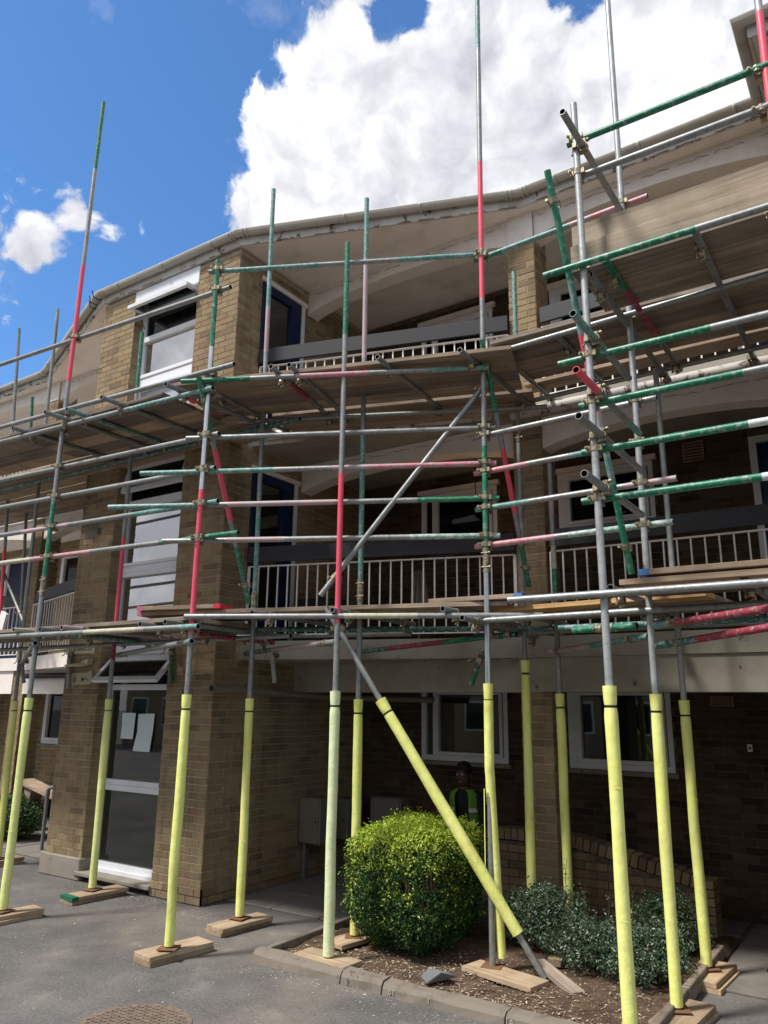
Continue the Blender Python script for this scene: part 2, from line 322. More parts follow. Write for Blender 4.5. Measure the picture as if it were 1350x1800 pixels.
# ------------------------------------------------------------------ mesh helpers
class MB:
    """collects faces; build() links them as one mesh object"""
    def __init__(s): s.v = []; s.f = []; s.mi = []; s.sm = []
    def add(s, vs, fs, mi=0, smooth=False):
        o = len(s.v); s.v += [tuple(v) for v in vs]
        for f in fs:
            s.f.append(tuple(o + i for i in f)); s.mi.append(mi); s.sm.append(smooth)
        return s
    def box(s, x0, x1, y0, y1, z0, z1, mi=0):
        vs = [(x, y, z) for x in (x0, x1) for y in (y0, y1) for z in (z0, z1)]
        return s.add(vs, [(0, 1, 3, 2), (4, 6, 7, 5), (0, 4, 5, 1), (2, 3, 7, 6), (0, 2, 6, 4), (1, 5, 7, 3)], mi)
    def obox(s, c, X, Y, Z, hx, hy, hz, mi=0):
        c = Vector(c); X = Vector(X).normalized() * hx; Y = Vector(Y).normalized() * hy; Z = Vector(Z).normalized() * hz
        vs = [c + X * a + Y * b_ + Z * d for a in (-1, 1) for b_ in (-1, 1) for d in (-1, 1)]
        return s.add(vs, [(0, 1, 3, 2), (4, 6, 7, 5), (0, 4, 5, 1), (2, 3, 7, 6), (0, 2, 6, 4), (1, 5, 7, 3)], mi)
    def bar(s, a, b_, w, h, up=(0, 0, 1), mi=0):
        a = Vector(a); b_ = Vector(b_); X = b_ - a; ln = X.length; X.normalize(); Y = Vector(up).cross(X)
        if Y.length < 1e-4: Y = Vector((1, 0, 0))
        Y.normalize(); Z = X.cross(Y)
        return s.obox((a + b_) / 2, X, Y, Z, ln / 2, w / 2, h / 2, mi)
    def tube(s, a, b_, r, seg=12, mi=0, r2=None, caps=True, mic=None):
        a = Vector(a); b_ = Vector(b_); r2 = r if r2 is None else r2
        X, Y = frame(b_ - a)
        vs = []
        for p_, rr in ((a, r), (b_, r2)):
            for k in range(seg):
                g = 2 * math.pi * k / seg; vs.append(p_ + X * math.cos(g) * rr + Y * math.sin(g) * rr)
        s.add(vs, [(k, (k + 1) % seg, seg + (k + 1) % seg, seg + k) for k in range(seg)], mi, True)
        if caps: s.add(vs, [tuple(range(seg - 1, -1, -1)), tuple(range(seg, 2 * seg))], mi if mic is None else mic)
        return s
    def path(s, pts, rr, seg=10, mi=0, caps=True):
        pts = [Vector(p_) for p_ in pts]; n = len(pts); rr = [rr] * n if isinstance(rr, (int, float)) else rr
        vs = []; X = None
        for i, p_ in enumerate(pts):
            d = (pts[min(i + 1, n - 1)] - pts[max(i - 1, 0)])
            if X is None: X, Y = frame(d)
            else:
                d = d.normalized(); X = (X - d * X.dot(d)).normalized(); Y = d.cross(X)
            for k in range(seg):
                g = 2 * math.pi * k / seg; vs.append(p_ + (X * math.cos(g) + Y * math.sin(g)) * rr[i])
        fs = [(i * seg + k, i * seg + (k + 1) % seg, (i + 1) * seg + (k + 1) % seg, (i + 1) * seg + k) for i in range(n - 1) for k in range(seg)]
        s.add(vs, fs, mi, True)
        if caps: s.add([vs[k] for k in range(seg)] + [vs[(n - 1) * seg + k] for k in range(seg)], [tuple(range(seg - 1, -1, -1)), tuple(range(seg, 2 * seg))], mi)
        return s
    def prism(s, poly, z0, z1, mi=0, mi_side=None):
        n = len(poly); vs = [(x, y, z0) for x, y in poly] + [(x, y, z1) for x, y in poly]
        s.add(vs, [tuple(range(n - 1, -1, -1)), tuple(range(n, 2 * n))], mi)
        s.add(vs, [(k, (k + 1) % n, n + (k + 1) % n, n + k) for k in range(n)], mi if mi_side is None else mi_side)
        return s
    def mesh(s, name, mats, org=(0, 0, 0)):
        me = bpy.data.meshes.new(name); o = Vector(org)
        me.from_pydata([tuple(Vector(v) - o) for v in s.v], [], s.f)
        if isinstance(mats, str): mats = [mats]
        for m_ in mats: me.materials.append(MAT[m_])
        me.polygons.foreach_set('material_index', s.mi); me.polygons.foreach_set('use_smooth', s.sm); me.update()
        return me
    def build(s, name, mats, parent=None, org=None, fix=False, bevel=0):
        if parent is not None:
            me = s.mesh(name, mats, gloc(parent))
            ob = bpy.data.objects.new(name, me); COL.objects.link(ob); ob.parent = parent
        else:
            if org is None:
                a = np.array(s.v); org = (float((a[:, 0].min() + a[:, 0].max()) / 2), float((a[:, 1].min() + a[:, 1].max()) / 2), float(a[:, 2].min()))
            me = s.mesh(name, mats, org); ob = bpy.data.objects.new(name, me); COL.objects.link(ob); ob.location = org
        if fix:
            bm = bmesh.new(); bm.from_mesh(me); bmesh.ops.recalc_face_normals(bm, faces=bm.faces); bm.to_mesh(me); bm.free()
        if bevel:
            mo = ob.modifiers.new('bevel', 'BEVEL'); mo.width = bevel; mo.segments = 1; mo.limit_method = 'ANGLE'
        return ob
def gloc(o):
    v = Vector((0, 0, 0))
    while o is not None: v += o.location; o = o.parent
    return v
def frame(d):
    d = Vector(d).normalized(); up = Vector((0, 0, 1)) if abs(d.z) < .9 else Vector((1, 0, 0))
    X = d.cross(up).normalized(); return X, d.cross(X)
def tag(o, label=None, cat=None, group=None, kind=None):
    if label: o['label'] = label
    if cat: o['category'] = cat
    if group: o['group'] = group
    if kind: o['kind'] = kind
    return o
def empty(name, loc, label=None, cat=None, group=None, kind=None):
    o = bpy.data.objects.new(name, None); COL.objects.link(o); o.location = loc; o.empty_display_size = .2
    return tag(o, label, cat, group, kind)
def inst(name, me, parent, loc, rot=None):
    """another object on shared mesh data; loc in world coordinates"""
    o = bpy.data.objects.new(name, me); COL.objects.link(o)
    if parent is not None: o.parent = parent; o.location = Vector(loc) - gloc(parent)
    else: o.location = loc
    if rot is not None: o.rotation_euler = rot
    return o
def project(p_):
    v = Vector(p_) - Vector((6.134, -5.911, 1.95)); z = v.dot(_F)
    return (384 + 769.1 * v.dot(_R) / z, 512 - 769.1 * v.dot(_U) / z, z)

# ------------------------------------------------------------------ ground
g = MB(); n = 1
g.add([(-160, -160, 0), (160, -160, 0), (160, 160, 0), (-160, 160, 0)], [(0, 1, 2, 3)])
tag(g.build('asphalt_ground', 'asphalt', org=(0, 0, 0)), kind='structure')
# ------------------------------------------------------------------ the block of flats
bld = empty('apartment_building', (0, 1.3, 0), 'three storey buff brick block of flats with arched balconies behind the scaffolding', 'building')
ZS1, ZF1, ZS2, ZF2, ZR = 2.42, 2.62, 4.90, 5.10, 7.37     # undersides and floors of the balconies, roof soffit
# brick backing, joints recessed behind the brick faces
def wallpart(boxes, name='wall', m_='mortar'):
    b_ = MB()
    for q in boxes: b_.box(*q)
    return b_.build(name, m_, bld)
T = -.001
wallpart([(-.72 + T, -T, T, .30, 0, 7.34)])                       # right pier of the stair tower
wallpart([(-2.6 + T, -1.93 - T, T, .30, 0, 7.34)])                # left pier of the tower
wallpart([(-.30, -T, .30, .40, 0, 7.34), (-.30, -T, .40, 1.2, 0, ZF1), (-.30, -T, .40, 1.2, 4.70, ZF2), (-.30, -T, .40, 1.2, 7.16, 7.34), (-.30, -T, 1.2, 2.62, 0, 7.34)])
wallpart([(-2.6 + T, -2.35, .30, 2.62, 0, 7.34)])
def holes_wall(x0, x1, y0, y1, holes, ztop=7.34):
    xs = sorted({x0, x1, *[h[0] for h in holes], *[h[1] for h in holes]}); out = []
    for a, c in zip(xs, xs[1:]):
        hs = sorted([(h[2], h[3]) for h in holes if h[0] <= a + 1e-6 and h[1] >= c - 1e-6]); z = 0
        for h0, h1 in hs:
            if h0 > z: out.append((a, c, y0, y1, z, h0))
            z = h1
        if z < ztop: out.append((a, c, y0, y1, z, ztop))
    return out
WIN = []           # window openings of the back wall
for z in (1.31, 3.96, 6.44):
    top = {1.31: 2.18, 3.96: 4.66, 6.44: 7.13}[z]
    WIN += [(1.0, 2.17 if z < 2 else 2.10, z, top), (2.90, 4.02, z, top)]
BACK_R = WIN + [(5.02, 5.95, ZF1, 4.74), (5.02, 5.95, ZF2, 7.2)]
BACK_L = [(-6.95, -6.30, 1.22, 2.18), (-6.95, -6.30, 3.96, 4.66), (-6.95, -6.3, 6.44, 7.13), (-8.8, -7.95, ZF1, 4.74), (-8.8, -7.95, ZF2, 7.2), (-4.1, -3.3, 3.2, 4.66)]
wallpart(holes_wall(-T, 6.6, 2.6 + T, 2.85, BACK_R), 'wall', 'mortar_shaded'); wallpart(holes_wall(-11.5, -2.6 + T, 2.6 + T, 2.85, BACK_L))
wallpart([(2.94 + T, 3.25 - T, 1.27 + T, 1.62 - T, 0, 7.34)], 'pier'); wallpart([(-5.84 + T, -5.54 - T, 1.27 + T, 1.62 - T, 0, 7.34)], 'pier')
wallpart([(5.75 + T, 8.6, .12 + T, 3.0, 0, 7.34)])                 # next stair tower
wallpart([(-11.5, -11.2, 1.0, 2.85, 0, 7.34)])

BR = []            # every brick: (x, y, z, length, angle, normal, material)
def brick_face(ox, oy, dx, dy, nx, ny, ln, z0, z1, holes=(), mt='brick', off=0.0, plinth=None):
    z = z0; k = 0
    while z + .065 <= z1 + .001:
        s = -.225 + (0 if k % 2 else .1125) + off; cuts = []
        while s < ln:
            a, c = max(s, 0), min(s + .215, ln)
            segs = [(a, c)] if c - a > .03 else []
            for h in holes:
                if z + .060 > h[2] and z + .005 < h[3]:
                    ns = []
                    for (p_, q_) in segs:
                        if q_ <= h[0] or p_ >= h[1]: ns.append((p_, q_))
                        else:
                            if p_ < h[0] - .03: ns.append((p_, h[0] - .004))
                            if q_ > h[1] + .03: ns.append((h[1] + .004, q_))
                    segs = ns
            for (p_, q_) in segs:
                mid = (p_ + q_) / 2
                BR.append((ox + dx * mid, oy + dy * mid, z + .0325, q_ - p_, nx, ny, mt))
            s += .225
        z += .075; k += 1
Z0 = .012
brick_face(-.72, 0, 1, 0, 0, -1, .72, Z0, 7.34)
brick_face(-2.6, 0, 1, 0, 0, -1, .67, .24, 7.34, off=.06)
brick_face(-1.93, 0, 0, 1, 1, 0, .15, .24, 7.34, off=.1125)
brick_face(0, 0, 0, 1, 1, 0, 2.6, Z0, 7.34, holes=[(.40, 1.21, ZS1, 4.70), (.40, 1.21, ZS2, 7.17), (.30, 2.6, ZS1 - .01, ZF1 + .01), (.30, 2.6, ZS2 - .01, ZF2 + .01)], off=.1125)
brick_face(2.94, 1.27, 1, 0, 0, -1, .31, Z0, 7.02, off=.0); brick_face(3.25, 1.27, 0, 1, 1, 0, .35, Z0, 7.02, off=.1125); brick_face(2.94, 1.62, 0, -1, -1, 0, .35, Z0, 7.02)
brick_face(-5.84, 1.27, 1, 0, 0, -1, .30, Z0, 7.02); brick_face(-5.54, 1.27, 0, 1, 1, 0, .35, Z0, 7.02, off=.1)
brick_face(0, 2.6, 1, 0, 0, -1, 6.5, Z0, 7.34, holes=[(h[0], h[1], h[2] - .03, h[3] + .03) for h in BACK_R] + [(0, 6.5, ZS1 - .01, ZF1 + .01), (0, 6.5, ZS2 - .01, ZF2 + .01)], mt='brick_shaded')
brick_face(-11.2, 2.6, 1, 0, 0, -1, 8.6, Z0, 7.34, holes=[(h[0] + 11.2, h[1] + 11.2, h[2] - .03, h[3] + .03) for h in BACK_L] + [(0, 8.6, ZS1 - .01, ZF1 + .01), (0, 8.6, ZS2 - .01, ZF2 + .01)], mt='brick')
brick_face(5.75, .12, 1, 0, 0, -1, 2.8, Z0, 7.34); brick_face(5.75, 3.0, 0, -1, -1, 0, 2.88, Z0, 7.34)
# the 300 bricks that show largest are single parts, the rest is one mass of real bricks
def score(q):
    x, y, z, ln, nx, ny, mt = q
    px, py, d = project((x, y, z))
    if not (2 < px < 766 and 2 < py < 1022) or d < 1: return 0
    to = Vector((6.134 - x, -5.911 - y, 1.95 - z)); f = (to.x * nx + to.y * ny) / to.length
    if f <= 0.02: return 0
    return ln * f / d ** 2 * (.25 if mt == 'brick_shaded' else 1) * (1 if (z < 2.3 or z > 3.0) else .2)
order = sorted(range(len(BR)), key=lambda i: -score(BR[i])); single = set(order[:300])
cache = {}
rest = {'brick': MB(), 'brick_shaded': MB()}
for i, (x, y, z, ln, nx, ny, mt) in enumerate(BR):
    proud = random.uniform(0, .0035) if random.random() > .03 else random.uniform(.0035, .005)
    if i in single:
        key = (round(ln, 3), mt)
        if key not in cache:
            b_ = MB(); h = .0325; l2 = ln / 2; c = .003
            b_.add([(-l2, -.0, -h), (l2, -.0, -h), (l2, -.0, h), (-l2, -.0, h), (-l2 + c, -.004, -h + c), (l2 - c, -.004, -h + c), (l2 - c, -.004, h - c), (-l2 + c, -.004, h - c),
                    (-l2, .03, -h), (l2, .03, -h), (l2, .03, h), (-l2, .03, h)],
                   [(4, 5, 6, 7), (0, 1, 5, 4), (1, 2, 6, 5), (2, 3, 7, 6), (3, 0, 4, 7), (8, 9, 1, 0), (9, 10, 2, 1), (10, 11, 3, 2), (11, 8, 0, 3), (8, 11, 10, 9)])
            cache[key] = b_.mesh('brick', mt)
        ang = math.atan2(ny, nx) + math.pi / 2
        inst('brick', cache[key], bld, (x + nx * (proud), y + ny * (proud), z + random.uniform(-.0012, .0012)), (0, random.uniform(-.004, .004), ang))
    else:
        tx, ty = -ny, nx; jz = random.uniform(-.0015, .0015)
        rest[mt].obox((x + nx * (proud - .010), y + ny * (proud - .010), z + jz), (tx, ty, 0), (nx, ny, 0), (0, 0, 1), ln / 2, .014, .0325)
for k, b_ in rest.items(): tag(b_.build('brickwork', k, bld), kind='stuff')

def part(name, mt, *boxes, parent=bld, bevel=0):
    b_ = MB()
    for q in boxes: b_.box(*q)
    return b_.build(name, mt, parent, bevel=bevel)
# plinth and sill under the tower glazing, coursed offset at the corner
part('plinth', 'concrete', (-2.66, -1.90, -.04, .28, 0, .235), bevel=.012)
part('plinth', 'mortar', (-1.90, -.74, .10, .3, 0, .06))
part('sill', 'concrete', (-1.97, -.70, -.06, .16, .06, .105), bevel=.008)
b_ = MB()
for k, (zz, o_) in enumerate(((.012, 0), (.087, .1125))):
    s = -.74 + o_ - .1125
    while s < -.0: a, c = max(s, -.72), min(s + .215, .022); b_.box(a, c, -.022, .01, zz, zz + .065); s += .225
    s = -.022 + o_ - .1125
    while s < 1.9: a, c = max(s, -.02), min(s + .215, 1.9); b_.box(-.01, .022, a + .002, c, zz, zz + .065); s += .225
tag(b_.build('brick_plinth', 'brick', bld), kind='stuff')

# ---- glazing of the stair tower (one tall screen from the ground to the roof)
scr = MB()
F0, F1, YF = -1.93, -.72, .13
def fr(x0, x1, z0, z1, d0=-.0, d1=.07): scr.box(x0, x1, YF + d0, YF + d1, z0, z1)
fr(F0, F0 + .075, .16, 7.08); fr(F1 - .055, F1, .16, 7.08)
for z0, z1, d in ((.105, .155, -.06), (.155, .205, -.02), (.97, 1.03, -.02), (1.03, 1.09, -.005), (2.09, 2.155, -.02), (2.44, 2.50, -.01), (2.50, 2.62, -.03), (3.44, 3.50, -.03), (3.50, 3.58, -.01), (3.58, 3.62, -.025), (4.32, 4.42, -.015),
                  (4.84, 4.90, -.02), (4.90, 5.12, -.03), (5.92, 5.98, -.03), (5.98, 6.10, -.01), (6.10, 6.15, -.025), (6.62, 6.70, -.015), (7.02, 7.08, -.02)):
    fr(F0 + .075, F1 - .055, z0, z1, d, .06)
screen = scr.build('stair_window', 'upvc', bld, bevel=.004)
for z0, z1, g_ in ((.205, .97, 'glass'), (1.09, 2.09, 'glass'), (2.155, 2.44, 'glass_dark'), (2.62, 3.44, 'glass_bright'), (3.62, 4.32, 'glass_bright'), (4.42, 4.84, 'glass_dark'), (5.12, 5.92, 'glass_film'), (6.15, 6.62, 'glass_bright'), (6.70, 7.02, 'glass_dark')):
    part('pane', g_, (F0 + .07, F1 - .05, YF + .030, YF + .038, z0 - .005, z1 + .005), parent=screen)
part('spandrel_panel', 'upvc', (F0 + .03, F1 - .02, YF - .035, YF + .02, 5.0, 5.1))
part('lintel_box', 'upvc', (F0 - .01, F1 + .02, -.018, .12, 7.10, 7.345), bevel=.006)
part('stair_landing', 'interior', (-1.93, -.30, .6, 2.5, 2.50, 2.62), (-1.93, -.30, .6, 2.5, 4.98, 5.1), (-1.93, -.3, 1.6, 2.5, 3.8, 3.9))
part('stairwell_wall', 'interior', (-2.35, -.30, 2.0, 2.1, 0, 7.3))
b_ = MB(); b_.box(-1.55, -1.10, .55, .60, 1.28, 1.34); b_.box(-1.50, -1.46, .57, .6, .2, 1.3); b_.box(-1.2, -1.16, .57, .6, .2, 1.3); b_.build('inner_handrail', 'grey_metal', bld)
# opening lights: tilted outwards, hinged at the top
def awning(zt, h, ang, w0=F0 + .05, w1=F1 - .03, gl='glass_dark'):
    t_ = empty('opening_light', (0, YF, zt)); t_.parent = bld; t_.location = Vector((0, YF, zt)) - gloc(bld)
    dv = Vector((0, -math.sin(ang), -math.cos(ang))); nv = Vector((0, math.cos(ang), -math.sin(ang)))
    b_ = MB(); Zt = Vector((0, YF - .02, zt)); X = Vector((1, 0, 0)); c = (w0 + w1) / 2; hw = (w1 - w0) / 2
    def bx(u0, u1, s0, s1, th=.022): b_.obox(Zt + Vector(((u0 + u1) / 2, 0, 0)) + dv * (s0 + s1) / 2, X, dv, nv, (u1 - u0) / 2, (s1 - s0) / 2, th)
    bx(w0, w1, 0, .05); bx(w0, w1, h - .055, h); bx(w0, w0 + .055, .05, h - .055); bx(w1 - .055, w1, .05, h - .055)
    f = b_.build('frame', 'upvc', t_); b_ = MB(); bx(w0 + .05, w1 - .05, .045, h - .05, .006); b_.build('pane', gl, t_)
    b_ = MB()
    for s in (w0 + .01, w1 - .01):
        e_ = Zt + dv * h * .6 + Vector((s, 0, 0)); b_.bar(e_, (s, YF + .0, zt - h * .75), .012, .006)
    b_.build('stay', 'grey_metal', t_); return t_
awning(2.45, .36, rad(42)); awning(7.05, .28, rad(86)); awning(4.86, .36, rad(14))

# ---- paper notices inside the ground floor glazing
def sheet(pts, name, label, mt='paper', cat='notice', group=None):
    b_ = MB(); n_ = len(pts) // 2
    vs = [Vector(p_) for p_ in pts]; off_ = Vector((0, .0012, 0))
    # grid between left edge and right edge with a slight curl
    L_, R_ = pts[:n_], pts[n_:]; vv = []; ff = []; K = 5
    for i in range(n_):
        for k in range(K):
            t_ = k / (K - 1); q = Vector(L_[i]).lerp(Vector(R_[i]), t_); q.y += .006 * math.sin(t_ * 3 + i); vv.append(q)
    for i in range(n_ - 1):
        for k in range(K - 1): a = i * K + k; ff.append((a, a + 1, a + K + 1, a + K))
    m_ = len(vv); vv2 = [v + off_ for v in vv]
    b_.add(vv + vv2, ff + [tuple(m_ + j for j in reversed(f)) for f in ff], 0, True)
    return tag(b_.build(name, mt), label, cat, group)
sheet([(-1.63, .146, 1.83), (-1.625, .148, 1.69), (-1.635, .148, 1.54), (-1.39, .146, 1.83), (-1.392, .148, 1.69), (-1.40, .148, 1.54)], 'paper_notice', 'shorter left sheet of white paper stuck on the ground floor glass', group='paper notices in the stair window')
sheet([(-1.34, .146, 1.82), (-1.345, .148, 1.62), (-1.39, .140, 1.41), (-1.06, .146, 1.83), (-1.065, .146, 1.62), (-1.09, .142, 1.41)], 'paper_notice', 'longer right sheet of pale paper curling on the ground floor glass', group='paper notices in the stair window')
# torn signs on the left pier, mesh bracket and shelf light
b_ = MB(); o_ = [(-2.47, 2.15), (-2.46, 2.285), (-2.30, 2.295), (-2.16, 2.29), (-2.07, 2.325), (-2.05, 2.22), (-2.03, 2.19), (-2.08, 2.155), (-2.40, 2.148), (-2.41, 2.12), (-2.435, 2.118), (-2.44, 2.15)]
vs = [(x, -.014, z) for x, z in o_] + [(x, -.006, z) for x, z in o_]; n_ = len(o_)
b_.add(vs, [tuple(range(n_)), tuple(range(2 * n_ - 1, n_ - 1, -1))] + [(k, (k + 1) % n_, n_ + (k + 1) % n_, n_ + k) for k in range(n_)])
sg = empty('torn_sign', (-2.25, -.01, 2.1), 'torn cream sign plate with dark marks on the left brick pier', 'sign'); b_.build('plate', 'paper_old', sg)
b_ = MB()
for k in range(9):
    a0 = math.pi * 2 * k / 10 - 1.2; a1 = a0 + math.pi / 5
    b_.bar((-2.38 + .022 * math.cos(a0), -.0155, 2.215 + .034 * math.sin(a0)), (-2.38 + .022 * math.cos(a1), -.0155, 2.215 + .034 * math.sin(a1)), .002, .012, up=(0, 1, 0))
for (xa, za, xb, zb) in ((-2.25, 2.19, -2.19, 2.235), (-2.25, 2.23, -2.20, 2.195), (-2.235, 2.185, -2.23, 2.24), (-2.26, 2.21, -2.18, 2.215), (-2.165, 2.235, -2.11, 2.195)):
    b_.bar((xa, -.0155, za), (xb, -.0155, zb), .002, .012, up=(0, 1, 0))
b_.build('marking', 'ink', sg)
tg = empty('site_sign', (-2.3, -.01, 2.5), 'dirty white sign strip with black lettering under the deck on the left pier', 'sign')
part('plate', 'paper_old', (-2.62, -2.05, -.016, -.006, 2.52, 2.64), parent=tg)
def letters(txt, size, mt, parent, loc, rot=(rad(90), 0, 0), ext=.001, name='lettering'):
    cu = bpy.data.curves.new(name, 'FONT'); cu.body = txt; cu.size = size; cu.extrude = ext
    ob = bpy.data.objects.new(name, cu); COL.objects.link(ob)
    dg = bpy.context.evaluated_depsgraph_get(); me = bpy.data.meshes.new_from_object(ob.evaluated_get(dg)); bpy.data.objects.remove(ob)
    me.materials.clear(); me.materials.append(MAT[mt])
    o = inst(name, me, parent, loc, rot); return o
letters('U SABRECO', .085, 'ink', tg, (-2.56, -.0175, 2.56))
b_ = MB(); b_.add([(-2.50, -.02, 2.40), (-2.20, -.02, 2.415), (-2.06, -.02, 2.46), (-2.05, -.02, 2.40), (-2.15, -.02, 2.375), (-2.45, -.02, 2.375), (-2.50, -.11, 2.385), (-2.20, -.13, 2.40), (-2.06, -.09, 2.45), (-2.05, -.10, 2.385), (-2.15, -.12, 2.36), (-2.45, -.11, 2.36)],
      [(0, 1, 7, 6), (1, 2, 8, 7), (2, 3, 9, 8), (3, 4, 10, 9), (4, 5, 11, 10), (5, 0, 6, 11), (6, 7, 10, 11), (7, 8, 9, 10), (0, 5, 4, 1), (1, 4, 3, 2)])
tag(b_.build('wall_light', 'paper_old'), 'broken pale plastic light cover fixed above the torn sign', 'light')
mg = empty('mesh_bracket', (-2.24, -.03, 3.95), 'rusty wire mesh patch over a dark hole in the upper left pier', 'wire mesh'); b_ = MB()
for k in range(8):
    x = -2.47 + .03 * k; b_.tube((x, -.025, 3.97 + .02 * math.sin(k)), (x, -.02, 4.20 - .01 * (k % 3)), .003, 5)
for k in range(9):
    z = 3.99 + .025 * k; b_.tube((-2.48, -.03, z), (-2.25, -.028, z + .002 * (k % 2)), .003, 5)
for x, l_ in ((-2.17, .17), (-2.10, .2), (-2.03, .19)):
    b_.path([(x, -.01, 4.20), (x + .004, -.03, 4.12), (x - .003, -.028, 4.2 - l_)], .003, 5)
b_.build('wire', 'grey_metal', mg); part('hole_cover', 'black', (-2.24, -2.18, -.012, -.005, 4.02, 4.10), parent=mg)

# ---- balcony slabs, beams, arches
def slab(z0, z1):
    poly = [(0, .36), (2.96, 1.22), (5.80, 1.22), (5.80, 2.62), (0, 2.62)]
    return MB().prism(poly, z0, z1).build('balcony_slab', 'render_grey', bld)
slab(ZS1, ZF1); slab(ZS2, ZF2)
for z0, z1 in ((ZS1, ZF1), (ZS2, ZF2)):
    MB().prism([(-2.6, .36), (-2.6, 2.62), (-11.3, 2.62), (-11.3, 1.22), (-5.56, 1.22)], z0, z1).build('balcony_slab', 'render_white', bld)
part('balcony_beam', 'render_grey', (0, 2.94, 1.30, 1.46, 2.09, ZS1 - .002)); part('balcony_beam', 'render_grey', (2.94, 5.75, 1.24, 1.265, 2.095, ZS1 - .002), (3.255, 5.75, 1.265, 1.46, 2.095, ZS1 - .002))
part('balcony_beam', 'render_white', (-5.54, -2.6, 1.25, 1.46, 2.06, ZS1 - .002)); part('balcony_beam', 'render_white', (-11.2, -5.84, 1.25, 1.46, 2.06, ZS1 - .002))
def arch(x0, x1, zs, rise, ztop, y0=1.29, y1=1.50):
    b_ = MB(); K = 20; vs = []
    for k in range(K + 1):
        t_ = k / K; x = x0 + (x1 - x0) * t_; z = zs + rise * (1 - (2 * t_ - 1) ** 2) ** .8 if 0 < t_ < 1 else zs
        vs += [(x, y0, z), (x, y0, ztop), (x, y1, z), (x, y1, ztop)]
    fs = []
    for k in range(K):
        a = k * 4; c = a + 4; fs += [(a, c, c + 1, a + 1), (a + 2, a + 3, c + 3, c + 2), (a, a + 2, c + 2, c)]
    b_.add(vs, fs); return b_.build('arch_beam', 'render_white', bld)
for zs, zt in ((4.55, ZS2 - .002), (7.03, ZR - .002)):
    arch(0, 2.94, zs, .17, zt); arch(3.25, 5.75, zs, .15, zt); arch(-5.54, -2.6, zs, .17, zt); arch(-11.2, -5.84, zs, .2, zt)
part('pier_head', 'render_white', (2.942, 3.248, 1.258, 1.60, 7.03, 7.368)); part('pier_head', 'render_white', (-5.838, -5.542, 1.258, 1.60, 7.03, 7.368))
def crack(x0, x1, y, z, wob=.012, par=bld, seed=0):
    rs = random.Random(seed); b_ = MB(); x = x0
    while x < x1:
        l_ = rs.uniform(.05, .35); n_ = 6; pts = [(x + l_ * k / n_, y - .003, z + rs.uniform(-wob, wob)) for k in range(n_ + 1)]
        b_.path(pts, [rs.uniform(.001, .0045) for _ in pts], 5); x += l_ + rs.uniform(.0, .12)
    tag(b_.build('crack', 'stain', par), kind='stuff')
for k, (x0, x1, z) in enumerate(((.1, 2.8, 7.30), (3.3, 5.7, 7.30), (.6, 2.8, 4.84), (3.3, 5.7, 4.84), (.1, 5.6, 2.40), (-5.4, -2.7, 7.30))): crack(x0, x1, 1.29 if k != 4 else 1.30, z, seed=k)
# ---- roof: soffit, fascia, gutter
EAVE = [(-11.6, 1.13), (-5.72, 1.13), (-2.64, -.02), (.02, -.02), (3.16, 1.13), (5.70, 1.10), (5.70, .10), (8.7, .10)]
MB().prism(EAVE + [(8.7, 3.0), (-11.6, 3.0)], ZR, 7.40).build('soffit', 'render_white', bld)
MB().prism([(x, y + .10) for x, y in EAVE[:5]] + [(5.80, 1.20), (5.80, .20), (8.7, .20)] + [(8.7, 9), (-11.6, 9)], 7.40, 7.56).build('roof', 'dark_roof', bld)
def offs(pts, d):
    out = []
    for i, p_ in enumerate(pts):
        p_ = Vector(p_); a = (p_ - Vector(pts[i - 1])).normalized() if i else None; c = (Vector(pts[i + 1]) - p_).normalized() if i < len(pts) - 1 else None
        if a is None: a = c
        if c is None: c = a
        na = Vector((a.y, -a.x)); nc = Vector((c.y, -c.x)); m_ = (na + nc).normalized(); out.append(p_ + m_ * d / max(.35, m_.dot(na)))
    return out
E2 = [Vector((x, y)) for x, y in EAVE]
def ribbon(inner, outer, z0, z1, b_):
    for i in range(len(inner) - 1):
        a, c, d, e_ = inner[i], inner[i + 1], outer[i + 1], outer[i]
        b_.add([(a.x, a.y, z0), (c.x, c.y, z0), (d.x, d.y, z0), (e_.x, e_.y, z0), (a.x, a.y, z1), (c.x, c.y, z1), (d.x, d.y, z1), (e_.x, e_.y, z1)],
               [(0, 1, 2, 3), (7, 6, 5, 4), (0, 4, 5, 1), (3, 2, 6, 7)])
    return b_
ribbon(offs(EAVE, -.001), offs(EAVE, .025), 7.35, 7.50, MB()).build('fascia', 'fascia', bld)
for i in range(len(EAVE) - 1):      # peeled strip along the foot of the fascia
    a, c = offs(EAVE, .030)[i], offs(EAVE, .030)[i + 1]; rs = random.Random(40 + i); ln = (c - a).length; q = .2
    while q < ln - .1:
        l_ = rs.uniform(.04, .28); b_ = MB(); n_ = 5
        b_.path([(*(a.lerp(c, min(1, (q + l_ * k / n_) / ln))), 7.352 + rs.uniform(-.004, .008)) for k in range(n_ + 1)], [rs.uniform(.003, .011) for _ in range(n_ + 1)], 5); q += l_ + rs.uniform(.01, .30 if i in (3, 4) else .9)
        b_.build('peeling_paint', 'stain', bld)
gp = offs(EAVE, .076); gb = MB(); prof = [(.052 * math.cos(a), -.058 * math.sin(a)) for a in [math.pi * k / 8 for k in range(9)]]
prof = [(.057, .012)] + prof + [(-.057, .012)]
gi = [offs(EAVE, .076 + p_[0]) for p_ in prof]; nG = len(prof); vs = []
for i in range(len(EAVE)):
    for k in range(nG): vs.append((gi[k][i].x, gi[k][i].y, 7.500 + prof[k][1]))
fs = [(i * nG + k, i * nG + k + 1, (i + 1) * nG + k + 1, (i + 1) * nG + k) for i in range(len(EAVE) - 1) for k in range(nG - 1)]
